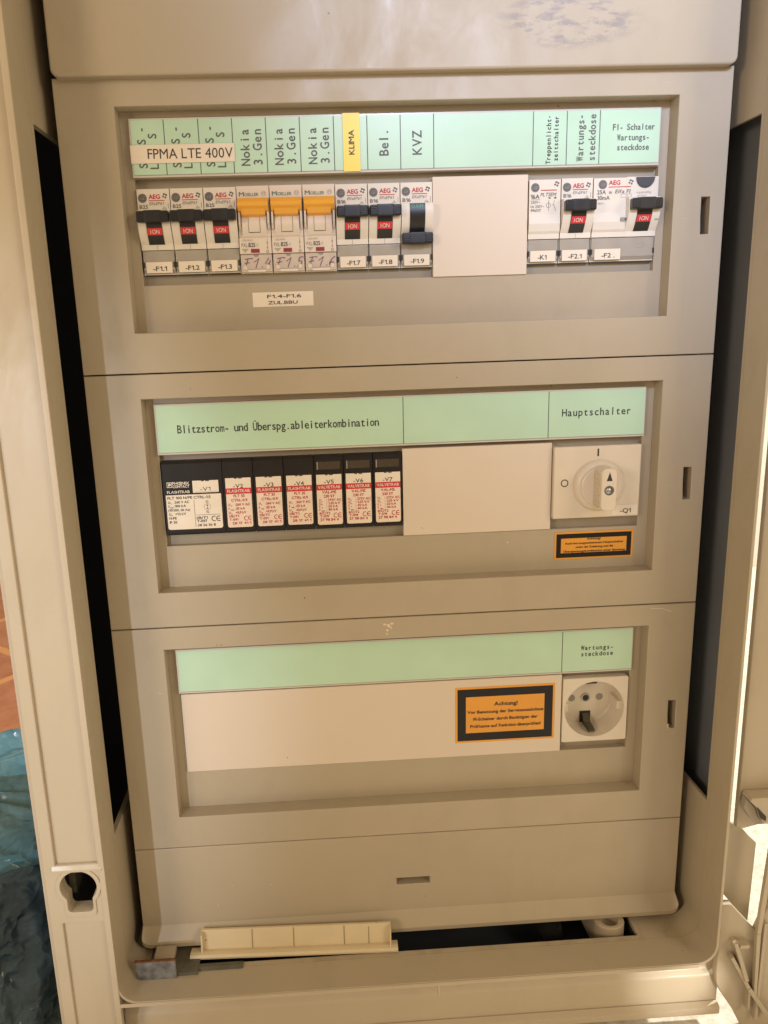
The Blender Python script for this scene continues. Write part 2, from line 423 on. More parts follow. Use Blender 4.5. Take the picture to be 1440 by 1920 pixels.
def tag(o, label, cat=None, group=None, kind=None):
    if label: o['label'] = label
    if cat: o['category'] = cat
    if group: o['group'] = group
    o['kind'] = kind or 'thing'
    return o
def thing(name, label, cat, org, group=None):
    o = bpy.data.objects.new(name, None); COL.objects.link(o); o.location = Vector(org)*S
    o.empty_display_size = 0.02
    return tag(o, label, cat, group)
def rrect(x0, x1, z0, z1, r, n=5, corners='1111'):
    out = []
    for k, (cx, cz, a0) in enumerate(((x1-r, z1-r, 0), (x0+r, z1-r, 90), (x0+r, z0+r, 180), (x1-r, z0+r, 270))):
        if corners[k] == '0':
            out.append((cx+(r if a0 in (0, 270) else -r), cz+(r if a0 in (0, 90) else -r))); continue
        for i in range(n+1):
            a = math.radians(a0+90*i/n); out.append((cx+r*math.cos(a), cz+r*math.sin(a)))
    return out
def rc(x0, x1, z0, z1): return [(x0, z0), (x1, z0), (x1, z1), (x0, z1)]

# ------------------------------------------------------------------ the setting
def sheet(name, x0, x1, y0, y1, z, mt):
    b = MB(); b.add([(x0, y0, z), (x1, y0, z), (x1, y1, z), (x0, y1, z)], [(0, 1, 2, 3)], mt)
    o = b.build(name); o['kind'] = 'structure'; return o
GZ = -436
sheet('ground', -3000, 3000, -2500, 4000, GZ, 'pale_floor')
sheet('tile_floor', -2600, 40, 60, 3600, GZ+4, 'terracotta')

b = MB(); b.box(150, 2600, 900, 940, GZ, 1500, 'plaster')
tag(b.build('wall', None, (1300, 900, GZ)), 'pale sunlit wall seen through the gap beside the open door', 'wall')
# ------------------------------------------------------------------ cabinet
XL, XR, YF, ZB, ZT = -184.5, 185.0, -42.0, -374.0, 262.0
ZGB = -419.0
cab = thing('distribution_cabinet', 'beige plastic distribution cabinet with open door, holding three rows of electrical devices', 'electrical cabinet', (0, 30, ZGB))
CO = (0, 30, ZGB)
SLT, SLB = 125.0, -276.0
def side_map(xin, sgn):
    return lambda u, v, d: (xin+sgn*d, u, v)
# rolled rim with rounded lower corners, then the walls with their long slots behind it
YM = -20.0
b = MB()
b.plate(rrect(XL-1.2, XR+1.6, ZB-1.8, ZT, 13, 8, '0011'), [rrect(XL, XR, ZB, ZT-4, 12, 8, '0011')], YF, YM, 'housing', 0.3)
b.box(XR+0.9, XR+1.75, YF+0.2, YF+1.6, -350, ZT-4, 'flange', 0.12)
b.build('rim', cab, CO)
b = MB(); b.plate(rc(YM, 95, -420, ZT), [rc(-16, 34, SLB, SLT)], 0, 3.0, 'housing', 0.0, side_map(XL, -1))
b.build('side_wall', cab, CO)
b = MB(); b.plate(rc(YM, 95, ZB-2.5, ZT), [rc(-17.5, 34, SLB, SLT-3)], 0, 1.8, 'housing', 0.0, side_map(XR, 1))
b.build('side_wall', cab, CO)
b = MB(); b.plate(rc(XL-2, XR+2, YM, 95), [rc(-152, 146.4, -16.5, 60)], 0, 3.0, 'tray', 0.0, lambda u, v, d: (u, v, ZB-d))
for sx, xc in ((1, XL), (-1, XR)):
    prof = [(0, 0)]+[(12*(1-math.sin(math.radians(90*i/8))), 12*(1-math.cos(math.radians(90*i/8)))) for i in range(9)]
    n = len(prof); vs = []
    for yy in (YM, -1.0):
        vs += [(xc+sx*p[0], yy, ZB+p[1]) for p in prof]
    fs = [tuple(range(n)), tuple(range(2*n-1, n-1, -1))]+[(i, (i+1) % n, n+(i+1) % n, n+i) for i in range(1, n-1)]
    b.add(vs, fs, 'tray')
b.build('bottom_wall', cab, CO)
b = MB(); b.box(XL-2, XR+2, YF, 95, ZT+0.2, ZT+3, 'housing'); b.build('top_wall', cab, CO)
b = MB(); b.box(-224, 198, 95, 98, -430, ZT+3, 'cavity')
b.box(-224, -222, -32, 95, -418, ZT+3, 'veil_liner'); 
b.box(196, 197.5, -16, 95, -330, ZT+3, 'veil_liner'); b.box(XR+1.9, 197.4, -19, -17.5, -330, ZT, 'veil_liner')
b.box(XR+1.9, 197, -17.4, 95, -333, -330, 'veil_liner'); b.box(XR+1.9, 198, 60, 95, -430, -333, 'cavity')
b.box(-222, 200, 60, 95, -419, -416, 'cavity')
b.build('back_shell', cab, CO)
# left flange with the sunk panels and the lock hole
def keyhole(k=1.0):
    cx, cz, r = -200.6, -291.0, 10.6*k
    a0 = math.asin(7.4/10.6)
    pts = []
    n = 26
    for i in range(n+1):
        a = -math.pi/2+a0+(2*math.pi-2*a0)*i/n
        pts.append((cx+r*math.cos(a), cz+r*math.sin(a)))
    zb = -307.6-1.5*(k-1)*10
    pts += [(cx-7.4*k, zb+2.2), (cx-6.4*k, zb+0.5), (cx-5*k, zb), (cx+5*k, zb), (cx+6.4*k, zb+0.5), (cx+7.4*k, zb+2.2)]
    return pts
b = MB()
b.plate(rc(-219.5, XL-0.2, -418, ZT), [rc(-212.6, -188.4, -276.2, ZT-8), rc(-212.6, -188.4, -416, -315.5), keyhole()], YF+0.3, YF+4.5, 'flange', 0.6)
b.plate(rc(-213.5, -187.5, -277, ZT-5), [], YF+2.6, YF+4.4, 'flange')
b.plate(rc(-213.5, -187.5, -417, -314.7), [], YF+2.2, YF+4.3, 'flange')
b.prism_x([(YF+0.25, -276.5), (YF-0.9, -279.0), (YF-0.9, -280.4), (YF+0.25, -281)], -214.5, -186, 'flange', 0.2)
b.box(-222.4, -219.2, YF+3, YF+12, -418, ZT, 'flange', 1.0)
b.box(XL-3.4, XL-0.05, YF-0.55, YF+1.0, -385, ZT, 'flange', 0.5)
fl = b.build('flange', cab, CO)
b = MB()
b.plate([(x, z) for x, z in keyhole(1.22)], [keyhole(1.0)], YF-0.55, YF+0.5, 'flange', 0.35)
b.plate([(x, z) for x, z in keyhole(1.08)], [keyhole(1.0)], YF+4.2, YF+9, 'housing')
b.box(-211, -207.0, YF+14, YF+26, -306, -290, 'oldplate', 0.6)
b.build('lock_hole', fl, CO, 'keyhole shaped lock opening with a dark inside')
# bottom lip, flange below
b = MB()
b.prism_x([(YF-0.35, ZB-0.5), (YF-0.35, ZB-3.4), (YF+1.2, ZB-3.4), (YF+3, ZB-3.1), (YF+3, ZB-1.9), (YF+0.3, ZB-1.9)], XL-3, XR-10, 'flange', 0.5)
b.box(9.6, 11.2, YF-0.3, YF+2, ZB-10.5, ZB-3.4, 'flange', 0.3)
b.prism_x([(-24, ZB-3), (-26, -393), (-29, -397), (-29, -419), (-20, -419), (-20, ZB-3)], -187.5, 196, 'flange', 1.2)
b.prism_x([(-29.5, -416), (-33.5, -418), (-33.5, -423), (-29, -424)], -187, 196, 'flange', 0.4)
b.build('bottom_flange', cab, CO)
# screw boss in the bottom slot
b = MB()
def hull_boss(b, cx, cy, zt, zb, mt):
    n = 24; r = 10.0
    out = [(cx-r, cy+24), (cx-r, cy)]+[(cx+r*math.cos(math.radians(180+180*i/n)), cy+r*math.sin(math.radians(180+180*i/n))*0.85) for i in range(1, n)]+[(cx+r, cy), (cx+r, cy+24)]
    hole = [(cx+5.4*math.cos(2*math.pi*i/26), cy+5.4*math.sin(2*math.pi*i/26)) for i in range(26)]
    b.plate(out, [hole], -zt, -zb, mt, 0.9, lambda u, v, d: (u, v, -d))
    b.plate([(cx+5.6*math.cos(2*math.pi*i/26), cy+5.6*math.sin(2*math.pi*i/26)) for i in range(26)], [], -zt+5, -zt+6, mt, 0, lambda u, v, d: (u, v, -d))
hull_boss(b, 131.5, -4.5, -371, -392, 'housing')
b.build('screw_boss', cab, CO)
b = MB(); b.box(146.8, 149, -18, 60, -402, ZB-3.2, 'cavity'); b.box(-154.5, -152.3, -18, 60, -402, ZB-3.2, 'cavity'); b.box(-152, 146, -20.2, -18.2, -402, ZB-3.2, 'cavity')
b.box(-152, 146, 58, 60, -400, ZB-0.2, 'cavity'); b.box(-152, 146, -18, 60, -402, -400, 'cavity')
b.lathe_y(94, -384, [(0.1, -2), (7, -2), (9, 4), (9, 20)], 'black')
b.build('cable_trough', cab, CO)

# door, swung right back, seen from its ribbed inner edge
b = MB()
YD = -30
b.plate([(198.2, -287.2), (203, -288.6), (212, -286.5), (224, -286.5), (224, -345), (300, -345), (300, 262), (198.2, 262)], [], YD, YD+4, 'housing', 0.7)
low = [(191.2, -339.3), (197.3, -339.6), (208.8, -353.4), (215, -360.6), (221, -343), (300, -343), (300, -470), (222, -454), (211.4, -434.1), (204.9, -420.8), (198, -410), (194.3, -404), (191.8, -398), (191.0, -391)]
b.plate(low, [], YD-4, YD+1, 'housing', 0.9)
door = b.build('door', cab, CO)
def bar(b, p, q, w, y0, y1, mt='housing', w2=None):
    d = Vector((q[0]-p[0], q[1]-p[1])).normalized(); n = Vector((-d.y, d.x)); w2 = w2 or w
    b.plate([(p[0]+n.x*w, p[1]+n.y*w), (p[0]-n.x*w, p[1]-n.y*w), (q[0]-n.x*w2, q[1]-n.y*w2), (q[0]+n.x*w2, q[1]+n.y*w2)], [], y0, y1, mt, 0.35)
b = MB(); bar(b, (218.6, -272), (213.8, -358.5), 1.7, YD-9, YD-6, w2=1.4); bar(b, (213.8, -358.5), (215.4, -405.6), 1.4, YD-9, YD-6, w2=1.0); b.build('rib', door, CO)
for p, q, w, dep in (((198, -375), (211, -399.5), 1.2, 5), ((211, -399.5), (226, -423), 1.4, 5.5), ((199, -363.5), (208.6, -393), 1.3, 6), ((201.5, -366), (207.6, -366), 1.2, 6.5), ((211.5, -401), (211.8, -416), 0.7, 5), ((218.5, -352), (218.0, -425), 1.0, 4)):
    b = MB(); bar(b, p, q, w, YD-4-dep, YD-3.5); b.build('rib', door, CO)
b = MB(); b.plate([(199.2, -263), (200.2, -261), (240, -261), (240, -281), (209.5, -279), (207.4, -275.5), (205.5, -269.6)], [], YD-10, YD-0.5, 'housing', 0.8)
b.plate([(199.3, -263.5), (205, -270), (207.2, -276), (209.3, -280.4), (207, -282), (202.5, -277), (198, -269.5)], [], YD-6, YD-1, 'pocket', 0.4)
b.plate([(203.5, -266.5), (209.8, -273.5), (209.8, -276.8), (206.5, -274.5)], [], YD-10.6, YD-9.5, 'darkgap', 0.3)
b.build('latch', door, CO)
b = MB()
b.plate([(189.5, -287.6), (196, -287.8), (207.1, -294.3), (211.4, -299.6), (217.1, -305.4), (217.2, -306.6), (216.5, -364.1), (204.7, -349.8), (197.6, -340.9), (189.5, -334)], [], -22, -19, 'housing', 0.6)
b.plate([(189.5, -292), (192.5, -293), (194, -318), (192, -333), (189.5, -334)], [], -24.5, -21.5, 'housing', 1.0)
b.build('hinge', cab, CO)

# ------------------------------------------------------------------ cover panels
def recess(b, zt, mt='panel'):
    """front frame, sunk floor and device pocket of a cover whose top edge is at zt"""
    b.plate(rc(-178, 178, zt-149.55, zt-0.25), [rc(-147.9, 149.3, zt-127.9, zt-13.9), [(164.9, zt-65.2), (169.8, zt-65.2), (170.0, zt-84.6), (165.5, zt-84.6), (165.0, zt-75)]], 0, 11, mt, 0.5)
    b.plate(rc(-149.5, 151, zt-129.5, zt-12.5), [rc(-142.7, 144.6 if zt > 100 else 143.3, zt-102.4, zt-47.0)], 11.0, 15.5, mt, 0.25)
    hole = [[(120.7+20*math.cos(2*math.pi*i/40), -223.2+20*math.sin(2*math.pi*i/40)) for i in range(40)]] if zt < -100 else []
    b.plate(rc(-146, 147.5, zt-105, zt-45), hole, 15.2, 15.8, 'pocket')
    b.box(-178, -172, 11.2, 30, zt-149, zt-1, mt); b.box(172, 178, 11.2, 30, zt-149, zt-1, mt)
def paper_strip(panel, org, zt, splits):
    b = MB()
    b.box(-142.9, 143.4, 8.2, 11.2, zt-46.9, zt-17.3, 'rail', 0.3)
    b.rect(-141.9, 142.9, zt-45.8, zt-18.6, 8.05, 'mint')
    b.rect(-142.7, 143.2, zt-17.75, zt-17.4, 8.12, 'greyink')
    for x in splits: b.rect(x-0.22, x+0.22, zt-45.8, zt-18.6, 7.97, 'greyink')
    b.rect(-141.9, 142.9, zt-45.9, zt-45.6, 7.97, 'paleink')
    return b
TY = 7.95
GP = 'covers fitted one above the other'
def cover(zt, label):
    b = MB(); recess(b, zt)
    return b
# top row
O1 = (0, 30, 0.4)
b = cover(150, ''); p1 = b.build('cover_panel', None, O1)
tag(p1, 'beige cover panel framing the top row of circuit breakers', 'cover panel', GP)
spl = [-124.6, -106.5, -88.7, -70.9, -52.9, -34.8, -16.9, 1.0, 19.0, 73.2, 91.7, 109.8]
b = paper_strip(p1, O1, 150, spl)
for i in range(3):
    x = -141.2+17.9*i
    b.text('SXS-', x+6.6, 106.0, 4.3, 'greyink', TY, rot=1, mono=5.9, bold=0.012)
    b.text('LS S', x+12.4, 106.0, 4.3, 'greyink', TY, rot=1, mono=5.0, bold=0.012)
for i in range(3):
    x = -88.7+18.0*i
    b.text('Nokia', x+8.6, 107.6, 4.6, 'greyink', TY, rot=1, mono=3.75, bold=0.012)
    b.text('3.Gen', x+15.2, 107.6, 4.6, 'greyink', TY, rot=1, mono=3.75, bold=0.012)
b.text('Bel.', -5.6, 111.0, 4.9, 'greyink', TY, rot=1, mono=3.4, bold=0.012)
b.text('KVZ', 12.4, 111.0, 4.9, 'greyink', TY, rot=1, mono=4.2, bold=0.012)
b.text('Treppenlicht-', 82.9, 104.8, 2.45, 'ink', TY, rot=1, mono=1.9, bold=0.02)
b.text('zeitschalter', 87.0, 106.2, 2.45, 'ink', TY, rot=1, mono=1.9, bold=0.02)
b.text('Wartungs-', 101.0, 105.8, 3.7, 'greyink', TY, rot=1, mono=2.65, bold=0.016)
b.text('steckdose', 107.5, 105.8, 3.7, 'greyink', TY, rot=1, mono=2.65, bold=0.016)
b.text('FI- Schalter', 116.8, 121.2, 3.0, 'greyink', TY, mono=1.96, bold=0.016)
b.text('Wartungs-', 119.5, 116.0, 3.0, 'greyink', TY, mono=2.0, bold=0.016)
b.text('steckdose', 119.5, 111.0, 3.0, 'greyink', TY, mono=2.0, bold=0.016)
st1 = b.build('label_strip', p1, O1)
b = MB(); b.box(-143.0, -88.0, 7.5, 7.75, 110.0, 119.1, 'paper')
b.text('FPMA LTE 400V', -134.0, 112.2, 4.9, 'ink', 7.4, w=45.0, tilt=-0.004)
b.build('sticker', st1, O1, 'white adhesive strip printed FPMA LTE 400V')
b = MB(); b.box(-29.9, -20.9, 7.5, 7.75, 103.6, 132.6, 'yellow')
b.text('KLIMA', -24.0, 112.0, 2.9, 'ink', 7.4, w=12.2, rot=1, bold=0.012)
b.build('sticker', st1, O1, 'yellow adhesive strip printed KLIMA')
b = MB(); b.box(-83.2, -49.2, 10.75, 10.95, 34.3, 42.2, 'paper')
b.text('F1.4-F1.6', -75.0, 39.0, 1.75, 'ink', 10.68, w=19.0, bold=0.015); b.text('ZUL.BBU', -74.6, 35.6, 1.75, 'ink', 10.68, w=16.4, bold=0.015)
b.build('sticker', p1, O1, 'white label reading F1.4-F1.6 ZUL.BBU')
# middle row
O2 = (0, 30, -149.6)
b = cover(0, '')
for x, z, r in ((-62, -135, 0.5), (30, -8, 0.35), (-120, -9, 0.3)): b.disc(x, z, r, -0.06, 'dirt', 8)
b.disc(63, -109.5, 0.5, 10.9, 'chip', 7)
p2 = b.build('cover_panel', None, O2)
tag(p2, 'beige cover panel framing the middle row with the rotary switch', 'cover panel', GP)
b = paper_strip(p2, O2, 0, [0.0, 85.6])
b.text('Blitzstrom- und Überspg.ableiterkombination', -130.6, -34.6, 4.6, 'ink', TY, mono=2.71, bold=0.008)
b.text('Hauptschalter', 93.4, -33.4, 4.3, 'ink', TY, mono=3.2, bold=0.008)
b.build('label_strip', p2, O2)
def warning(parent, org, x0, x1, z0, z1, y, lines, bw, iw, label):
    """orange self-adhesive notice with a thick black border"""
    b = MB(); b.box(x0, x1, y-0.2, y, z0, z1, 'warn_orange')
    b.frame(x0+bw, x1-bw, z0+bw, z1-bw, iw, y-0.27, 'warn_black')
    for t, x, z, c, w in lines: b.text(t, x, z, c, 'ink', y-0.30, w=w, bold=0.03)
    return b.build('sticker', parent, org, label)
warning(p2, O2, 92.2, 141.1, -122.0, -104.7, 10.95,
        [('Achtung!', 112.3, -109.9, 1.35, 8.4), ('Auch bei ausgeschaltenem Hauptschalter', 98.7, -112.5, 1.2, 36.4),
         ('steht die Zuleitung und die', 105.4, -115.0, 1.2, 23.4), ('Überspannungskombination unter Spannung', 97.9, -117.6, 1.2, 38.4)],
        1.1, 2.9, 'orange warning sticker about the main switch with black border')
# bottom row
O3 = (0, 30, -299.6)
b = cover(-150, '')
def flake(b, cx, cz, r, y, mt, k=9, sx=1.0):
    pts = [(cx+r*sx*random.uniform(0.35, 1.1)*math.cos(2*math.pi*i/k), cz+r*random.uniform(0.35, 1.1)*math.sin(2*math.pi*i/k)) for i in range(k)]
    b.poly(pts, y, mt)
for x, z, r in ((-12, -155.0, 2.0), (-14.5, -154.5, 1.2), (-9.8, -154.2, 1.3), (-12.8, -158.2, 1.0), (-13.2, -160.4, 0.8), (-10.5, -156.8, 0.9)): flake(b, x, z, r, -0.05-random.random()*0.04, 'chip')
for x, z in ((-152.5, -192.0), (-151.2, -192.2), (-153.4, -191.7)): flake(b, x, z, 0.45, -0.06, 'chip', 6)
flake(b, 165, -154.2, 3.0, -0.06, 'chip', 8, 1.0) if False else b.stroke([(150, -152.6), (157, -153.0), (163, -155.2)], 0.35, -0.06, 'chip')
b.stroke([(166.4, -234.6), (165.2, -233.5), (165.6, -231.5)], 0.9, -0.06, 'chip')
b.disc(-116, -162.4, 0.35, -0.06, 'dirt', 8); b.disc(-113.5, -162.5, 0.35, -0.06, 'dirt', 8)
p3 = b.build('cover_panel', None, O3)
tag(p3, 'beige cover panel framing the bottom row with the socket, paint chipped at its top edge', 'cover panel', GP)
b = paper_strip(p3, O3, -150, [98.2])
b.text('Wartungs-', 110.0, -181.4, 2.9, 'ink', TY, mono=2.34, bold=0.016)
b.text('steckdose', 110.0, -185.6, 2.9, 'ink', TY, mono=2.34, bold=0.016)
b.build('label_strip', p3, O3)
# plain covers at the very top and bottom
b = MB()
b.plate(rrect(-176.6, 176.6, 148.7, 262, 4.0, 5, '0011'), [rc(-8.8, 12.0, 182.6, 188)], -6, 14, 'panel_stained', 1.2, seg=3)
o = b.build('cover_panel', None, (0, 30, 148)); tag(o, 'plain raised cover above the top row, with a grey pencil smudge', 'cover panel', GP)
b = MB()
b.plate(rrect(-178, 178, -368, -300.0, 5, 5, '0011'), [rc(-10.3, 11.6, -337.4, -332.6)], 0, 14, 'panel', 0.6)
def lip_prof(): return [(0.3, -356.2), (-0.3, -357.2), (-5.6, -365.2), (-6.0, -366.0), (-5.6, -369.0), (-4.6, -370.0), (6, -370.0), (6, -356.2)]
# lip that curls forward along the bottom, corners rounded off
prof = lip_prof(); n = len(prof); xs = [(-178, 4.6), (-177.2, 2.2), (-175.6, 0.7), (-173, 0), (173, 0), (175.6, 0.7), (177.2, 2.2), (178, 4.6)]
vs = []; fs = []
for x, up in xs:
    for y, z in prof: vs.append((x, y, z+(up if z < -361 else 0)))
for i in range(len(xs)-1):
    for j in range(n): fs.append((i*n+j, i*n+(j+1) % n, (i+1)*n+(j+1) % n, (i+1)*n+j))
fs += [tuple(range(n)), tuple(range(len(vs)-1, len(vs)-n-1, -1))]
b.add(vs, fs, 'panel')
for x, z in ((-93, -331), (-128, -344), (-118, -330)): flake(b, x, z, 0.5, -0.06, 'chip', 6)
o = b.build('cover_panel', None, (0, 30, -371)); tag(o, 'plain cover below the socket row with a single slot and a rolled lower lip', 'cover panel', GP)

# ------------------------------------------------------------------ device details
ZR = (75.2, -73.2, -223.2)
YB = 9.0
def logo_disc(b, x, z, r, y):
    b.disc(x, z, r, y, 'greyink'); b.disc(x, z, r*0.86, y-0.03, 'paleink', r0=r*0.78)
    for k in range(4):
        a = math.pi/4+k*math.pi/2
        b.disc(x+r*0.97*math.cos(a)*0.8, z+r*0.97*math.sin(a)*0.8, r*0.13, y-0.06, 'greyink', 8)
    b.text('GE', x-r*0.52, z-r*0.36, r*0.72, 'paleink', y-0.09, w=r*1.0, ital=0.3)
def logo_cross(b, x, z, s, y, mt='greyink'):
    a = math.radians(22); q = s/6; ca, sa = math.cos(a), math.sin(a)
    for (u, v) in ((0, 1.9), (-1.9, 0), (1.9, 0), (0, -1.9), (1.3, 1.5)):
        sq = 0.95 if (u, v) != (1.3, 1.5) else 0.5
        b.poly([(x+q*((u+e)*ca-(v+f)*sa), z+q*((u+e)*sa+(v+f)*ca)) for e, f in ((-sq, -sq), (sq, -sq), (sq, sq), (-sq, sq))], y, mt)
# breaker side profile (y, z) with the bulging front round the rocker
def barrel_y(z):
    """front surface of the bulge: z from 11.3 down to -6.2 (local)"""
    t = (11.3-z)/17.5
    return 5.2+5.0*t*t*0.98-1.3*math.sin(math.pi*min(1, max(0, t)))
def body_profile():
    p = [(YB, 22.3), (YB, 11.5), (6.4, 11.3)]
    p += [(barrel_y(11.0-17.2*i/10), 11.0-17.2*i/10) for i in range(11)]
    p += [(10.0, -6.3), (10.0, -9.0), (12.0, -9.1), (12.3, -22.0), (24, -22.0), (24, 22.3)]
    return p
def aeg_face(b, w2, rating, extras=True):
    y = YB-0.07
    logo_disc(b, -5.75, 17.7, 2.35, y)
    b.text('AEG', -2.4, 17.3, 2.15, 'redink', y, w=6.0, bold=0.03)
    b.rect(-2.5, 6.0, 16.2, 16.6, y, 'redink')
    b.text('ElfaEP61', -2.4, 14.1, 1.5, 'greyink', y, w=7.6, ital=0.25)
    logo_cross(b, 6.2, 18.7, 2.9, y)
    b.text(rating, -7.6, 12.4, 1.75, 'greyink', y, w=4.4, bold=0.02)
    b.stroke([(7.7, 15.0), (7.7, 12.2)], 0.2, y, 'greyink')
    for a, c in (((4.2, 11.6), (5.6, 13.2)), ((5.6, 13.2), (7.0, 11.6))): b.stroke([a, c], 0.22, y-0.01*a[0]/9, 'paleink')
    b.disc(5.6, 12.1, 0.5, y-0.02, 'paleink', 10, r0=0.3)
def terminal(b, hw):
    """smoky terminal cover under the rocker"""
    b.box(-hw+0.3, hw-0.3, 10.6, 12.6, -19.6, -9.3, 'terminal', 0.35)
    b.prism_x([(10.9, -19.6), (12.8, -22.1), (13.5, -22.1), (13.5, -19.6)], -hw+0.3, hw-0.3, 'terminal', 0.15)
    b.box(-hw+0.35, hw-0.35, 12.2, 13.9, -22.6, -21.9, 'darkgap', 0.1)
    for sx in (-1, 1): b.box(sx*(hw-0.5)-0.55, sx*(hw-0.5)+0.55, 10.45, 11.5, -18.2, -15.2, 'darkgap', 0.2)
def rocker(b, on=True):
    """black rocker with its bar, up for on and down for off"""
    zs = [11.0-17.2*i/12 for i in range(13)]
    b.strip_x([(barrel_y(z)-0.35, z) for z in zs], -4.2, 4.2, 'black')
    for sx in (-4.2, 4.2):
        b.strip_x([(barrel_y(z)-0.35, z) for z in zs], sx, sx+0.001, 'black')
        vs = [(sx, barrel_y(z)-0.35, z) for z in zs]+[(sx, barrel_y(z)+1.2, z) for z in zs]
        b.add(vs, [(i, i+1, 14+i, 13+i) for i in range(12)], 'black')
    if on: zc, yc = 7.4, 3.6
    else: zc, yc = -7.0, 7.2
    b.box(-8.55, 8.55, yc-2.9, yc+2.6, zc-2.9, zc+2.9, 'black', 1.1, 3)
    b.box(-4.6, 4.6, yc-3.15, yc+2.0, zc-3.2, zc+3.2, 'black', 0.9, 3)
    for k in range(5): b.box(-8.0, 8.0, yc-3.18, yc-2.5, zc-2.0+k*0.95, zc-1.65+k*0.95, 'black', 0.12)
    if on:
        b.strip_x([(barrel_y(z)-0.45, z) for z in (1.9, 1.0, 0.1, -0.8, -1.6)], -4.0, 4.0, 'red')
        b.text('I·ON', -2.4, -0.95, 2.0, 'whiteink', lambda z: barrel_y(z)-0.55, w=4.8)
    else:
        b.text('O·OFF', -3.4, 8.7, 1.5, 'greenlight', lambda z: barrel_y(z)-0.5, w=6.8)
def name_tag(t, hw=7.1, x=0.0, two=False):
    b = MB(); b.box(x-hw, x+hw, 10.25, 10.5, -21.0, -15.2, 'paper')
    b.text(t, x-2.9-0.45*(len(t)-3)*0.6, -19.9, 2.35, 'ink', 10.17, w=2.3+1.5*(len(t)-1)*0.87, bold=0.012)
    return b
def mcb(x0, row, rating, tagtxt, label, on=True, proto=None, w=17.83, grp='circuit breakers in the top row'):
    cx = x0+w/2; org = (cx, 24, ZR[row]-22.3)
    t = thing('circuit_breaker', label, 'circuit breaker', org, grp)
    sh = lambda o: (0, 24, -22.3)
    if proto and rating == proto[1] and on == proto[2]:
        for ch in proto[0].children:
            if ch.name.startswith('tag'): continue
            c = ch.copy(); COL.objects.link(c); c.parent = t
    else:
        b = MB(); b.prism_x(body_profile(), -8.7, 8.7, 'offwhite', 0.18)
        aeg_face(b, 8.7, rating)
        if not on:
            y = YB-0.07
            b.frame(-7.8, -1.2, 10.0-1.0, 11.3, 0.2, y, 'paleink') if False else None
        b.rect(-0.08, 0.08, -8.9, -6.5, 9.93, 'greyink')
        b.build('body', t, (0, 24, -22.3))
        b = MB(); rocker(b, on); b.build('lever', t, (0, 24, -22.3))
        b = MB(); terminal(b, 8.7); b.build('terminal_cover', t, (0, 24, -22.3))
    name_tag(tagtxt).build('tag', t, (0, 24, -22.3))
    return (t, rating, on)
X0 = -142.2; PW = 17.83
pr = mcb(X0, 0, 'B25', '-F1.1', 'white circuit breaker marked B25 with black lever up, tagged -F1.1')
mcb(X0+PW, 0, 'B25', '-F1.2', 'white circuit breaker marked B25 with black lever up, tagged -F1.2', proto=pr)
mcb(X0+2*PW, 0, 'B25', '-F1.3', 'white circuit breaker marked B25 with black lever up, tagged -F1.3', proto=pr)
pr = mcb(X0+6*PW, 0, 'B16', '-F1.7', 'white circuit breaker marked B16 with black lever up, tagged -F1.7')
mcb(X0+7*PW, 0, 'B16', '-F1.8', 'white circuit breaker marked B16 with black lever up, tagged -F1.8', proto=pr)
mcb(X0+8*PW, 0, 'B16', '-F1.9', 'white circuit breaker with its black lever switched down, tagged -F1.9', on=False)
mcb(89.8, 0, 'B16', '-F2.1', 'white circuit breaker with black lever up beside the wide one, tagged -F2.1', proto=pr)

# breakers with the orange toggle
DIG = {
 'F': [[(-1.9, 2.0), (0.2, 2.35), (2.0, 2.3)], [(-0.4, 2.1), (-1.2, -2.2)], [(-1.9, 0.2), (0.7, 0.45)]],
 '1': [[(-1.2, 0.6), (0.9, 2.4), (0.0, -2.2)]],
 '.': [[(-0.25, -1.9), (0.2, -1.6)]],
 '4': [[(0.4, 2.3), (-1.1, -0.2), (1.3, 0.1)], [(1.3, 1.3), (0.6, -2.4)]],
 '5': [[(1.6, 2.4), (-0.1, 2.3), (-0.5, 0.6), (0.7, 0.6), (1.1, -0.4), (0.5, -1.7), (-0.9, -2.0)]],
 '6': [[(1.3, 2.3), (0.0, 1.2), (-0.8, -0.5), (-0.6, -1.8), (0.4, -2.1), (1.1, -1.2), (0.7, -0.3), (-0.4, -0.4), (-0.8, -1.2)]],
}
def smooth(pts, n=5):
    out = []
    for i in range(len(pts)-1):
        p0 = Vector(pts[max(0, i-1)]); p1 = Vector(pts[i]); p2 = Vector(pts[i+1]); p3 = Vector(pts[min(len(pts)-1, i+2)])
        for k in range(n):
            t = k/n; out.append(tuple(0.5*((2*p1)+(p2-p0)*t+(2*p0-5*p1+4*p2-p3)*t*t+(3*p1-p0-3*p2+p3)*t**3)))
    out.append(pts[-1]); return out
def handwriting(b, t, x, z, sc, y, mt):
    k = 0
    for ch, adv in zip(t, (4.0, 3.2, 2.2, 3.4)):
        for st in DIG[ch]:
            pts = [(x+(u+0.18*v)*sc, z+v*sc) for u, v in st]
            b.stroke(smooth(pts) if len(pts) > 2 and ch in '56' else pts, 0.5, y-0.02*k, mt); k += 1
        x += adv*sc
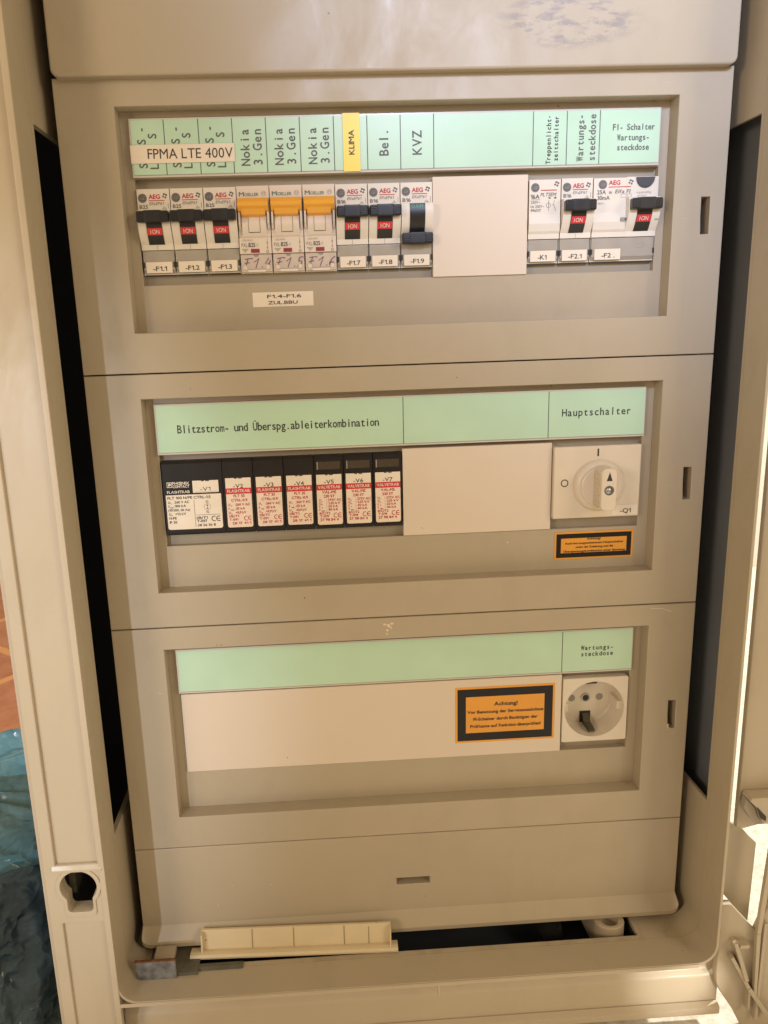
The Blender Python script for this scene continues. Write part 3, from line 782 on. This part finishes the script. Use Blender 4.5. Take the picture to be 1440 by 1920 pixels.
def orange_breaker(x0, num, label, proto):
    cx = x0+PW/2; org = (cx, 24, ZR[0]-22.3); O = (0, 24, -22.3)
    t = thing('circuit_breaker', label, 'circuit breaker', org, 'circuit breakers in the top row')
    if proto:
        for ch in proto.children:
            if ch.name.startswith('terminal'): continue
            c = ch.copy(); COL.objects.link(c); c.parent = t
    else:
        b = MB()
        b.prism_x([(YB-0.2, 22.6), (YB-0.2, 10), (9.8, 9), (9.8, -3.6), (8.6, -4.2), (8.6, -12.4), (11.3, -12.6), (11.3, -22.6), (24, -22.6), (24, 22.6)], -8.72, 8.72, 'moeller', 0.18)
        b.strip_x([(9.7-2.6*math.sin(math.pi*i/10), 9.0-12.4*i/10) for i in range(11)], -6.6, 6.6, 'moeller')
        for sx in (-6.6, 6.6):
            vs = [(sx, 9.7-2.6*math.sin(math.pi*i/10), 9.0-12.4*i/10) for i in range(11)]+[(sx, 9.9, 9.0-12.4*i/10) for i in range(11)]
            b.add(vs, [(i, i+1, 12+i, 11+i) for i in range(10)], 'moeller')
        for sx in (-1, 1):
            b.prism_x([(9.9, 10.4), (6.6, 10.2), (5.6, 8.4), (6.0, 3.0), (8.2, 0.2), (9.9, 0)], sx*7.8-0.5, sx*7.8+0.5, 'moeller', 0.2)
        yb = lambda z: 9.6-2.6*math.sin(math.pi*max(0, min(1, (9.0-z)/12.4)))-0.0
        for sx in (-3.1, 3.1): b.strip_x([(yb(6.5-8.0*i/8), 6.5-8.0*i/8) for i in range(9)], sx-0.11, sx+0.11, 'greyink')
        b.strip_x([(yb(-1.2), -1.2), (yb(-1.55), -1.55)], -3.1, 3.2, 'greyink')
        y = YB-0.27
        b.text('M', -7.4, 17.4, 2.1, 'greenink', y, w=2.6, bold=0.02)
        b.text('OELLER', -4.5, 17.4, 1.55, 'greenink', y, w=7.6, bold=0.01)
        b.disc(5.9, 18.6, 1.25, y, 'paleink', 20, r0=1.05); b.text('M', 5.3, 17.95, 1.3, 'paleink', y, w=1.2)
        y = 8.53
        b.text('~230/400V', -7.5, -5.9, 1.0, 'paleink', y, w=6.2)
        b.text('PXL-', -7.6, -8.9, 1.9, 'greyink', y, w=3.7); b.text('B25', -3.7, -8.9, 2.1, 'ink', y, w=3.5, bold=0.015); b.text('/1', 0.2, -8.9, 1.6, 'paleink', y, w=1.2)
        b.box(-2.6, 2.1, 8.35, 8.8, -12.0, -9.9, 'darkred', 0.15)
        for q in range(4): b.rect(-7.5+0.55*q, -4.0-0.55*q, -10.2-0.6*q, -9.85-0.6*q, y, 'paleink')
        b.poly([(6.1, -7.2), (6.9, -7.2), (6.5, -5.9)], y, 'greyink'); b.poly([(6.1, -9.3), (6.9, -9.3), (6.5, -10.3)], y, 'greyink')
        b.stroke([(6.5, -4.6), (6.5, -10.0)], 0.18, y+0.02, 'greyink'); b.disc(6.5, -11.4, 0.75, y, 'greyink', 16, r0=0.5)
        b.build('body', t, O)
        b = MB()
        b.prism_x([(8.4, 16.4), (3.4, 15.6), (1.6, 13.4), (2.2, 11.6), (4.6, 9.4), (8.8, 8.0)], -8.3, 8.3, 'orange', 0.3)
        b.prism_x([(3.6, 10.2), (5.4, 7.4), (8.8, 6.6), (8.8, 10)], -6.5, 6.3, 'orange', 0.3)
        b.build('lever', t, O)
    b = MB()
    b.box(-8.5, 8.5, 9.9, 11.6, -22.0, -12.7, 'terminal_pale', 0.3)
    for sx in (-1, 1):
        b.lathe_y(sx*6.3, -19.6, [(0.05, 9.5), (1.1, 9.5), (1.45, 9.9)], 'moeller', 18)
        b.disc(sx*6.3, -19.6, 1.5, 9.85, 'paleink', 18, r0=1.3)
    b.rect(-4.8, 4.8, -20.6, -20.3, 9.85, 'paleink'); b.rect(-4.8, 4.8, -22, -21.0, 9.86, 'whiteink')
    b.poly([(-1.6, -12.9), (1.6, -12.9), (0.8, -14.0), (-0.8, -14.0)], 9.85, 'paleink')
    handwriting(b, 'F1.%d' % num, -4.6, -17.5, 1.12, 9.8, 'purpleink')
    b.build('terminal_cover', t, O)
    return t
pm = None
for i in range(3):
    o = orange_breaker(X0+(3+i)*PW, 4+i, 'white circuit breaker with orange toggle, handwritten F1.%d' % (4+i), pm)
    pm = pm or o
# joining bar on the two linked breakers is modelled by their touching levers

# time switch
O = (0, 24, -22.3)
def flat_profile(): return [(YB, 22.0), (YB, 4), (8.2, -1), (YB, -5), (10.0, -6.3), (10.0, -9.0), (12.0, -9.1), (12.3, -22.0), (24, -22.0), (24, 22.0)]
t = thing('timer_switch', 'plain white stairwell timer module without lever, tagged -K1', 'timer switch', (80.75, 24, ZR[0]-22.3))
b = MB(); b.prism_x(flat_profile(), -8.75, 8.75, 'offwhite', 0.18); y = YB-0.07
logo_disc(b, -5.5, 17.9, 2.35, y); b.rect(-2.4, 6.6, 16.2, 16.7, y, 'redink'); logo_cross(b, 6.4, 19.6, 3.0, y)
b.text('PLTSEM', -2.6, 13.3, 1.8, 'greyink', y, w=8.6, ital=0.25, bold=0.01)
b.text('16A', -7.9, 12.2, 2.1, 'greyink', y, w=4.8, bold=0.03); b.rect(-7.9, -2.8, 11.5, 11.7, y, 'greyink')
b.text('250V~', -7.9, 9.6, 1.4, 'greyink', y, w=5.4, bold=0.01); b.text('Uc 230V~', -7.9, 7.4, 1.4, 'greyink', y, w=7.6, bold=0.01); b.text('996517', -7.9, 5.3, 1.4, 'greyink', y, w=5.8, bold=0.01)
b.rect(2.0, 3.2, 12.0, 13.0-0.2, y, 'greyink'); b.rect(5.2, 6.4, 12.0, 12.9, y, 'greyink')
b.disc(2.0, 8.6, 1.3, y, 'greyink', 18, r0=1.08); b.stroke([(2.2, 11.4), (2.0, 5.6)], 0.22, y-0.02, 'greyink')
b.stroke([(4.0, 8.6), (4.8, 8.8), (5.4, 11.4)], 0.2, y, 'greyink'); b.stroke([(5.0, 9.0), (6.2, 5.6)], 0.2, y-0.01, 'greyink')
b.build('body', t, O)
b = MB(); terminal(b, 8.7); b.build('terminal_cover', t, O)
name_tag('-K1', 7.2).build('tag', t, O)

# residual-current breaker, two modules wide
t = thing('residual_current_breaker', 'wide white residual current breaker with lever on its right half, tagged -F2', 'circuit breaker', (126.2, 24, ZR[0]-22.3))
b = MB()
HW = 18.2
p = body_profile()
b.prism_x(p, 0.4, HW, 'offwhite', 0.18); b.prism_x(flat_profile(), -HW, 0.38, 'offwhite', 0.18)
y = YB-0.07
logo_disc(b, -13.2, 18.6, 2.4, y); b.text('AEG', -9.8, 18.4, 2.2, 'redink', y, w=6.3, bold=0.03); b.rect(-9.9, 2.7, 17.0, 17.45, y, 'redink')
logo_cross(b, 2.6, 19.6, 3.0, y); b.text('Elfa FI', -6.2, 13.9, 1.9, 'greyink', y, w=8.4, ital=0.25, bold=0.01)
b.text('25A', -16.2, 13.6, 2.1, 'greyink', y, w=4.8, bold=0.02); b.text('30mA', -16.0, 10.6, 2.1, 'greyink', y, w=6.9, bold=0.02)
b.rect(-9.6, -8.0, 13.7, 15.0, y, 'paleink'); b.text('400V~', -15.8, 8.2, 1.1, 'paleink', y, w=4.2)
b.frame(-2.8, 0.2, 11.5, 13.6, 0.2, y, 'paleink'); b.disc(2.0, 12.6, 1.2, y, 'paleink', 14, r0=0.95)
b.text('regelmäßig', 5.6, 13.6, 1.2, 'paleink', y, w=8.6); b.text('prüfen', 6.6, 12.0, 1.1, 'paleink', y, w=5.0)
for x in (-0.9, 16.2): b.box(x-1.9 if x < 0 else x-0.4, x+1.9, 7.4 if x < 0 else 6.2, 9.6, -0.9, 1.0, 'paleink', 0.15)
b.rect(-0.7, 0.6, -0.5, 0.6, 7.33, 'greyink')
b.build('body', t, O)
b = MB()
n = 20; pts = [(10.6+5.2*math.cos(math.pi+math.pi*i/n), 22.0+5.6*math.sin(math.pi+math.pi*i/n)) for i in range(n+1)]
b.plate(pts, [], YB-0.9, YB+0.2, 'testbutton', 0.25); b.build('test_button', t, O)
b = MB(); rocker(b, True)
b.v = [(x+9.4, yy, z) for x, yy, z in b.v]; b.build('lever', t, O)
b = MB(); terminal(b, HW); b.frame(7.6, 12.2, -15.0, -12.6, 0.35, 10.55, 'paleink'); b.build('terminal_cover', t, O)
name_tag('-F2 .', 7.4, -8.6).build('tag', t, O)

# blank plates
def blank(x0, x1, z0, z1, label, marks=()):
    b = MB(); b.box(x0, x1, 9.7, 14, z0, z1, 'blank', 0.35)
    for x, z, r in marks: b.disc(x, z, r, 9.64, 'dirt', 8)
    o = b.build('blank_plate', None, ((x0+x1)/2, 14, z0)); tag(o, label, 'blanking plate', 'white blank plates')
    return o
blank(18.4, 71.4, 47.6, 100.2, 'square white blank plate in the top row between breakers')
blank(-0.7, 88.8, -102.0, -49.0, 'white blank plate left of the rotary switch in the middle row', ((10, -97.5, 0.25), (11.5, -97.9, 0.2)))
o3 = (-21.5, 14, -252.0)
bl3 = blank(-142.2, 99.2, -252.0, -198.3, 'long white blank plate beside the socket, carrying an orange warning sticker', ((-78, -245.7, 0.35),))
warning(bl3, o3, 30.6, 94.8, -242.3, -203.7, 9.64,
        [('Achtung!', 55.6, -217.0, 2.5, 15.0), ('Vor Benutzung der Servicesteckdose', 38.4, -222.0, 2.0, 49.0),
         ('FI-Schalter durch Betätigen der', 42.2, -227.0, 2.0, 41.6), ('Prüftaste auf Funktion überprüfen!', 40.2, -232.0, 2.0, 45.6)],
        1.3, 5.4, 'orange warning sticker about testing the breaker, thick black border')

# surge arresters
ZV = ZR[1]
def arr_body(b, hw, win):
    b.prism_x([(10.0, 22.2), (YB, 20.6), (YB, -20.8), (9.4, -22.1), (24, -22.1), (24, 22.2)], -hw, hw, 'arrester', 0.25)
    if win:
        b.plate(rrect(-hw+0.9, hw-0.9, 11.6, 20.4, 0.6), [rc(-6.9, 6.9, 13.9, 18.6)], YB-0.35, YB+0.1, 'arrester', 0.12)
        b.rect(-6.9, 6.9, 13.9, 18.6, YB-0.12, 'arrester_window')
        b.rect(-6.9, -6.2, 13.9, 18.6, YB-0.2, 'paleink')
OA = (0, 24, -22.2)
def cut_bar(b, x0, x1, ztop, y):
    for x, w in ((x0+5.2, 1.6), (x0+7.6, 2.2)): b.rect(x, x+w, ztop-0.45, ztop, y, 'ink')
# wide one
t = thing('surge_arrester', 'black double-width surge arrester with a cream label, tagged -V1', 'surge arrester', (-124.3, 24, ZV-22.2), 'surge arresters in the middle row')
b = MB(); arr_body(b, 17.4, False); b.build('body', t, OA)
b = MB(); Y = 8.85; cx, cz = -124.3, ZV
def L(x, z): return x-cx, z-cz
x0, z0 = L(-140.5, -91.8); x1, z1 = L(-108.3, -70.9)
b.poly(rrect(x0, x1, z0, z1, 1.3, 5, '0011'), Y, 'sheet')
y = Y-0.07
def tx(t_, xa, zb, cap, w, mt='ink', bold=0.02): 
    a, c = L(xa, zb); b.text(t_, a, c, cap, mt, y, w=w, bold=bold)
tx('FLT 100 N/PE CTRL-1.5', -139.6, -73.4, 1.5, 25.0); tx('U', -139.4, -76.0, 1.4, 1.0); tx('C', -138.1, -76.3, 0.8, 0.7); tx(':260 V AC', -135.9, -75.9, 1.4, 8.7)
tx('I', -139.3, -78.3, 1.4, 0.3); tx('imp', -138.5, -78.7, 0.8, 1.9); tx(':100 kA', -136.0, -78.2, 1.4, 6.8)
tx('(10/350, 50 As)', -139.6, -80.6, 1.3, 12.6); tx('U', -139.3, -83.1, 1.4, 1.0); tx('p', -138.0, -83.4, 0.8, 0.6); tx('<1,5 kV', -135.8, -83.0, 1.4, 6.2)
tx('N-PE', -139.4, -85.5, 1.4, 4.2); tx('IP 20', -139.4, -88.0, 1.4, 4.3)
a, c = L(-124.3, -74.2); b.rect(a-0.1, a+0.1, c-16.4, c, y, 'ink'); a, c = L(-123.6, -83.4); b.rect(a+0.1, a+14.2, c-0.1, c+0.1, y, 'ink')
a, c = L(-116.7, -78.6); b.disc(a, c, 2.0, y, 'greyink', 22, r0=1.85); b.poly([(a-0.7, c+1.2), (a+0.7, c+1.2), (a, c+0.2)], y-0.02, 'ink'); b.poly([(a-0.7, c-1.2), (a+0.7, c-1.2), (a, c-0.2)], y-0.02, 'ink')
for dz in (3.0, -3.1): b.disc(a, c+dz, 0.8, y, 'ink', 16, r0=0.62); b.stroke([(a-0.6, c+dz+0.6), (a+0.6, c+dz-0.6)], 0.2, y-0.03, 'ink')
tx('I/B/T1', -123.4, -86.0, 1.6, 6.3); tx('T-097', -123.3, -87.9, 1.5, 5.8); tx('28 56 36 8', -123.2, -90.3, 1.4, 10.6)
def ce(b, x, z, h, y, mt):
    for ox in (0, h*0.95):
        pts = [(x+ox+h*0.5*(1+math.cos(math.radians(q))), z+h*0.5+h*0.5*math.sin(math.radians(q))) for q in range(60, 301, 20)]
        b.stroke(pts, h*0.16, y, mt)
    b.stroke([(x+h*0.95, z+h*0.5), (x+h*1.7, z+h*0.5)], h*0.14, y-0.02, mt)
a, c = L(-114.6, -87.4); ce(b, a, c, 2.9, y, 'ink')
x0, z0 = L(-124.5, -70.0); x1, z1 = L(-109.4, -62.8)
b.rect(x0, x1, z0, z1, Y, 'sheet'); b.rect(x0+0.2, x1-0.2, z0+0.45, z0+0.6, y, 'paleink')
tx('-V1', -120.2, -69.0, 2.3, 6.0, bold=0); cut_bar(b, x0, x1, z1, y)
a, c = L(-139.4, -66.4); b.frame(a, a+3.0, c, c+3.2, 0.35, Y, 'whiteink'); b.disc(a+1.6, c+1.8, 0.8, Y, 'whiteink', 14); b.rect(a+0.9, a+1.3, c+0.5, c+2.4, Y-0.02, 'whiteink')
tx('PHŒNIX', -136.1, -64.75, 1.55, 9.7, 'whiteink', 0.03); tx('CONTACT', -136.1, -66.6, 1.5, 9.8, 'whiteink', 0.03); tx('FLASHTRAB', -139.5, -69.9, 1.55, 13.1, 'whiteink', 0.02)
b.build('label_plate', t, OA)
def arrester(x0, w, kind, num, label, proto=None):
    global b, y, cx, cz
    cxm = x0+w/2
    t = thing('surge_arrester', label, 'surge arrester', (cxm, 24, ZV-22.2), 'surge arresters in the middle row')
    if proto:
        for ch in proto.children:
            if ch.name.startswith('body'): c = ch.copy(); COL.objects.link(c); c.parent = t
    else:
        q = MB(); arr_body(q, w/2-0.12, kind == 'val'); q.build('body', t, OA)
    b = MB(); Y = 8.8
    zt, zb = (11.1, -18.7) if kind == 'flt' else (10.9, -19.5)
    b.poly(rrect(-7.45, 7.45, zb, zt, 1.2, 5, '0011'), Y, 'pinksheet')
    y = Y-0.07
    rz = 5.0
    b.rect(-7.4, 7.4, rz-3.5, rz, y+0.03, 'red'); b.rect(-7.42, 7.42, rz+0.02, zt-0.02, y+0.02, 'sheet')
    b.text('-V%d' % num, -2.9, rz+(0.35 if num > 4 else 0.1), 2.3, 'ink', y-0.02, w=5.7, bold=0.01)
    cut_bar(b, -7.4, 7.4, zt-0.04, y-0.02)
    b.text('FLASHTRAB' if kind == 'flt' else 'VALVETRAB', -6.5, rz-2.5, 1.65, 'whiteink', y-0.02, w=13.0, bold=0.02)
    ink = 'redink'
    def t_(s, x, z, cap, w, bo=0.02): b.text(s, x, z, cap, ink, y-0.02, w=w, bold=bo)
    if kind == 'flt':
        t_('FLT 35', -3.1, -0.4, 1.5, 6.4); t_('CTRL-0.9', -4.6, -3.0, 1.5, 9.4)
        for k, (a, sub, v, vw) in enumerate((('U', 'C', ':260 V AC', 8.6), ('I', 'imp', ':35 kA', 5.6), ('U', 'p', '<0,9 kV', 6.0))):
            z = -5.6-2.4*k
            t_(a, -6.4, z, 1.4, 1.0 if a == 'U' else 0.3); t_(sub, -5.0, z-0.4, 0.8, 1.6 if len(sub) > 1 else 0.6); t_(v, -2.4, z, 1.4, vw)
        t_('I/B/T1', -6.3, -12.6, 1.4, 5.6); t_('T-091', -6.3, -14.6, 1.3, 5.0); t_('28 17 41 1', -4.8, -16.9, 1.4, 11.0)
        ce(b, 2.4, -14.6, 2.5, y-0.02, ink)
    else:
        t_('VAL-MS', -4.2, -0.5, 1.6, 8.2); t_('230 ST', -3.4, -2.9, 1.5, 6.4)
        for k, (a, sub, v, vw) in enumerate((('U', 'c', ': 275V AC', 9.0), ('U', 'p', ': 1,35 kV', 8.2), ('I', 'n', ': 20 kA', 6.8), ('I', 'max', ': 40 kA', 6.8))):
            z = -5.1-1.95*k
            t_(a, -6.2, z, 1.35, 1.0 if a == 'U' else 0.3); t_(sub, -4.9, z-0.4, 0.8, 1.9 if len(sub) > 1 else 0.6); t_(v, -2.0, z, 1.35, vw)
        t_('B/C/T2', -6.2, -13.2, 1.4, 6.2); t_('T-019', -6.0, -15.0, 1.3, 5.2); t_('27 98 84 4', -6.0, -17.2, 1.5, 11.0)
        ce(b, 2.2, -15.2, 2.6, y-0.02, ink)
    b.build('label_plate', t, OA)
    return t
pf = None
for i in range(3):
    o = arrester(-106.8+17.85*i, 17.8, 'flt', 2+i, 'narrow black surge arrester with red-striped label, tagged -V%d' % (2+i), pf); pf = pf or o
pf = None
for i in range(3):
    o = arrester(-53.2+17.4*i, 17.3, 'val', 5+i, 'black surge arrester with small dark window above its label, tagged -V%d' % (5+i), pf); pf = pf or o

# main rotary switch
OQ = (115.6, 20, -96)
t = thing('rotary_switch', 'cream rotary main switch with pointer knob, tagged -Q1', 'rotary switch', OQ)
b = MB(); b.box(89.3, 141.9, 6.6, 20, -95.1, -51.3, 'ivory', 1.0, 3)
b.rect(115.1, 116.1, -57.6, -53.1, 6.52, 'ink'); b.disc(95.9, -73.2, 2.3, 6.52, 'ink', 28, r0=1.7)
b.build('plate', t, OQ)
b = MB()
hx, hz = 116.6, -75.1
b.lathe_y(hx, hz, [(15.6, 6.6), (15.4, 5.2), (14.6, 3.8), (13.2, 3.0), (12.6, 2.7), (12.3, 1.5), (11.6, 1.0), (0.05, 0.9)], 'ivory', 56)
b.plate(rrect(hx-4.75, hx+4.75, hz-12.3, hz+12.9, 3.2, 6), [], -10.2, 2.5, 'ivory', 0.9, seg=3)
for k in range(13): b.box(hx-5.1, hx-4.3, -9.0, 1.0, hz-11.0+k*1.75, hz-10.1+k*1.75, 'ivory', 0.2)
b.poly([(hx-1.7, hz+5.6), (hx+1.7, hz+5.6), (hx, hz+10.8)], -10.28, 'ink')
kn = b.build('knob', t, OQ)
b = MB(); b.disc(hx, hz, 2.75, -10.24, 'greyink', 28); b.disc(hx, hz, 2.9, -10.23, 'paleink', 28, r0=2.7)
b.lathe_y(hx-0.4, hz-0.2, [(1.7, -10.26), (1.2, -10.6), (0.05, -10.7)], 'metal', 18)
b.build('screw', kn, OQ)
b = MB(); b.box(125.2, 140.8, 6.3, 6.55, -93.9, -87.9, 'paper'); b.text('-Q1', 130.4, -92.7, 2.6, 'ink', 6.22, w=6.4, bold=0.012)
b.build('tag', t, OQ)

# socket
OS = (120.9, 26, -246)
sxc, szc, sr = 120.7, -223.2, 19.2
t = thing('power_socket', 'white round-recessed wall socket insert at the right end of the bottom row', 'socket', OS)
b = MB(); circ = [(sxc+sr*math.cos(2*math.pi*i/64), szc+sr*math.sin(2*math.pi*i/64)) for i in range(64)]
b.plate(rrect(99.8, 142.2, -245.6, -201.0, 1.2, 4), [circ], 8.6, 14, 'socketwhite', 0.5, seg=3)
b.build('face', t, OS)
b = MB(); b.lathe_y(sxc, szc, [(sr+0.3, 10), (sr-0.2, 11), (sr-1.0, 25.0), (sr-1.6, 25.6), (0.05, 25.7)], 'socketwhite', 64)
for sx in (-1, 1):
    b.box(sxc+sx*(sr-1.2)-2.0, sxc+sx*(sr-1.2)+2.0, 12.5, 25.5, szc-3.0, szc+3.0, 'socketwhite', 0.5)
for sx in (-1, 1):
    b.lathe_y(sxc+sx*9.4, szc, [(2.7, 25.62), (2.5, 25.4), (2.35, 25.6)], 'socketwhite', 22); b.disc(sxc+sx*9.4, szc, 2.4, 25.55, 'paleink', 22)
b.build('well', t, OS)
b = MB(); b.lathe_y(sxc, szc, [(3.0, 25.6), (2.9, 24.9), (2.2, 24.8), (1.9, 25.4)], 'metal', 24); b.disc(sxc, szc, 1.9, 25.3, 'darkgap', 20)
b.build('screw', t, OS)
for s_ in (1, -1):
    b = MB()
    zz = szc+s_*(sr-2.0)
    pf_ = [(24.8, zz-s_*6.5), (24.3, zz-s_*6.5), (20, zz-s_*2.2), (13, zz-s_*1.4), (11.5, zz), (12.2, zz+s_*0.6), (21, zz+s_*0.2), (24.8, zz)]
    b.prism_x(pf_, sxc-2.2, sxc+2.2, 'oldmetal', 0.2); b.box(sxc-3.6, sxc+3.6, 25.2, 25.5, min(zz-s_*7.5, zz+s_*1), max(zz-s_*7.5, zz+s_*1), 'darkgap')
    b.build('earth_clip', t, OS)

# ------------------------------------------------------------------ loose things on the bottom wall
OT = (-79, -11, ZB)
b = MB()
def lz(x): return 0
b.prism_x([(-3.2, 0.1), (-4.6, 0.9), (-5.0, 2.4), (-4.0, 3.8), (-1.5, 4.0), (2.0, 3.2), (3.6, 3.0), (3.6, 0.1)], -67.6, 67.2, 'trim', 0.5)
b.prism_x([(1.2, 2.6), (3.3, 16.4), (4.9, 16.4), (4.2, 2.6)], -60.5, 63.0, 'trim', 0.25)
for sx, xa in ((-1, -60.4), (1, 62.0)):
    b.prism_x([(-2.6, 3.2), (-1.0, 15.6), (4.0, 16.0), (4.0, 3.0)], xa-0.0, xa+1.0, 'trim', 0.2)
for x in (-27.5, -0.5, 32.5, 48.5):
    zt_ = 15.0+random.uniform(-1, 1); b.prism_x([(1.0, 3.2), (2.95, zt_), (3.4, zt_), (1.6, 3.2)], x-0.3, x+0.3, 'seam', 0.1)
b.v = [(x*math.cos(-0.036)-y*math.sin(-0.036), x*math.sin(-0.036)+y*math.cos(-0.036), z) for x, y, z in b.v]
me_o = b.build('trim_strip'); me_o.location = Vector(OT)*S
tag(me_o, 'loose cream plastic blanking strip lying on the cabinet floor in front of the slot', 'trim strip')
OB = (-166, -20, ZB)
t = thing('metal_bracket', 'small rusty zinc bracket in the lower left corner of the cabinet', 'bracket', OB)
b = MB(); b.box(-178.3, -153.0, -26.0, -24.6, ZB+0.1, ZB+13.2, 'zinc', 0.3)
b.box(-178.2, -153.1, -26.1, -24.4, ZB+13.0, ZB+14.0, 'rust', 0.25); b.build('front_plate', t, OB)
b = MB(); b.box(-172, -140, -24.5, 8, ZB+0.1, ZB+2.0, 'oldplate', 0.4)
b.prism_x([(-22, ZB+0.2), (-20, ZB+1.8), (-17.5, ZB+1.8), (-16.5, ZB+0.2)], -141, -112, 'oldplate', 0.3)
b.build('base_plate', t, OB)
b = MB(); 
n = 20; out = [(-169.0, -6), (-169.0, -14)]+[(-162.5+6.5*math.cos(math.radians(180+180*i/n)), -15+5*math.sin(math.radians(180+180*i/n))) for i in range(1, n)]+[(-156.0, -14), (-156.0, -6)]
b.plate(out, [], -(ZB+7.5), -(ZB+2.0), 'housing', 1.2, lambda u, v, d: (u, v, -d)); b.build('boss', t, OB)

# ------------------------------------------------------------------ blue plastic sack
def crumple(nu, nv, f):
    vs = []
    for j in range(nv+1):
        for i in range(nu): vs.append(f(i/nu, j/nv))
    fs = [(j*nu+i, j*nu+(i+1) % nu, (j+1)*nu+(i+1) % nu, (j+1)*nu+i) for j in range(nv) for i in range(nu)]
    return vs, fs
SX, SY = -338, 66
def ring(u, z, k, amp, seed):
    a = 2*math.pi*u; ca, sa = math.cos(a), math.sin(a)
    r = 1/((abs(ca)**3+abs(sa)**3)**(1/3))
    x = SX+122*k*r*ca; y = SY+105*k*r*sa
    p = Vector((x*0.012, y*0.012, z*0.009+seed))
    d = noise.noise(p)*12-abs(noise.noise(p*2.1))*14-abs(noise.noise(p*4.7+Vector((3, 1, 7))))*7-abs(noise.noise(p*11))*2.5
    d -= abs(noise.noise(Vector((ca*3.1, sa*3.1, 0.004*z+seed))))*18
    return min(x+ca*d*amp, -225.0), y+sa*d*amp
def low(u, t):
    z = GZ+5.5+t*128
    x, y = ring(u, z, 1.0-0.06*t, 1.0, 0)
    return (x, y, z+noise.noise(Vector((x*0.02, y*0.02, 1)))*8*t)
def high(u, t):
    z = GZ+118+32*math.sin(min(1, t*1.25)*math.pi/2)
    x, y = ring(u, z, 0.985-0.85*t**2.4, 1.15, 4.2)
    ca, sa = math.cos(2*math.pi*u), math.sin(2*math.pi*u)
    z += (noise.noise(Vector((ca*1.6, sa*1.6, 5.5)))*20+noise.noise(Vector((ca*5, sa*5, 1.5)))*12+noise.noise(Vector((ca*13, sa*13, 9)))*5)*t
    z += (noise.noise(Vector((ca*2.2, sa*2.2, 3.3)))*30+noise.noise(Vector((ca*8, sa*8, 6.1)))*10)*max(0, 1-3*t)
    return (x, y, z)
sk = thing('plastic_sack', 'crumpled plastic sack, dark below and light blue around its open top, left of the cabinet', 'plastic sack', (SX, SY, GZ))
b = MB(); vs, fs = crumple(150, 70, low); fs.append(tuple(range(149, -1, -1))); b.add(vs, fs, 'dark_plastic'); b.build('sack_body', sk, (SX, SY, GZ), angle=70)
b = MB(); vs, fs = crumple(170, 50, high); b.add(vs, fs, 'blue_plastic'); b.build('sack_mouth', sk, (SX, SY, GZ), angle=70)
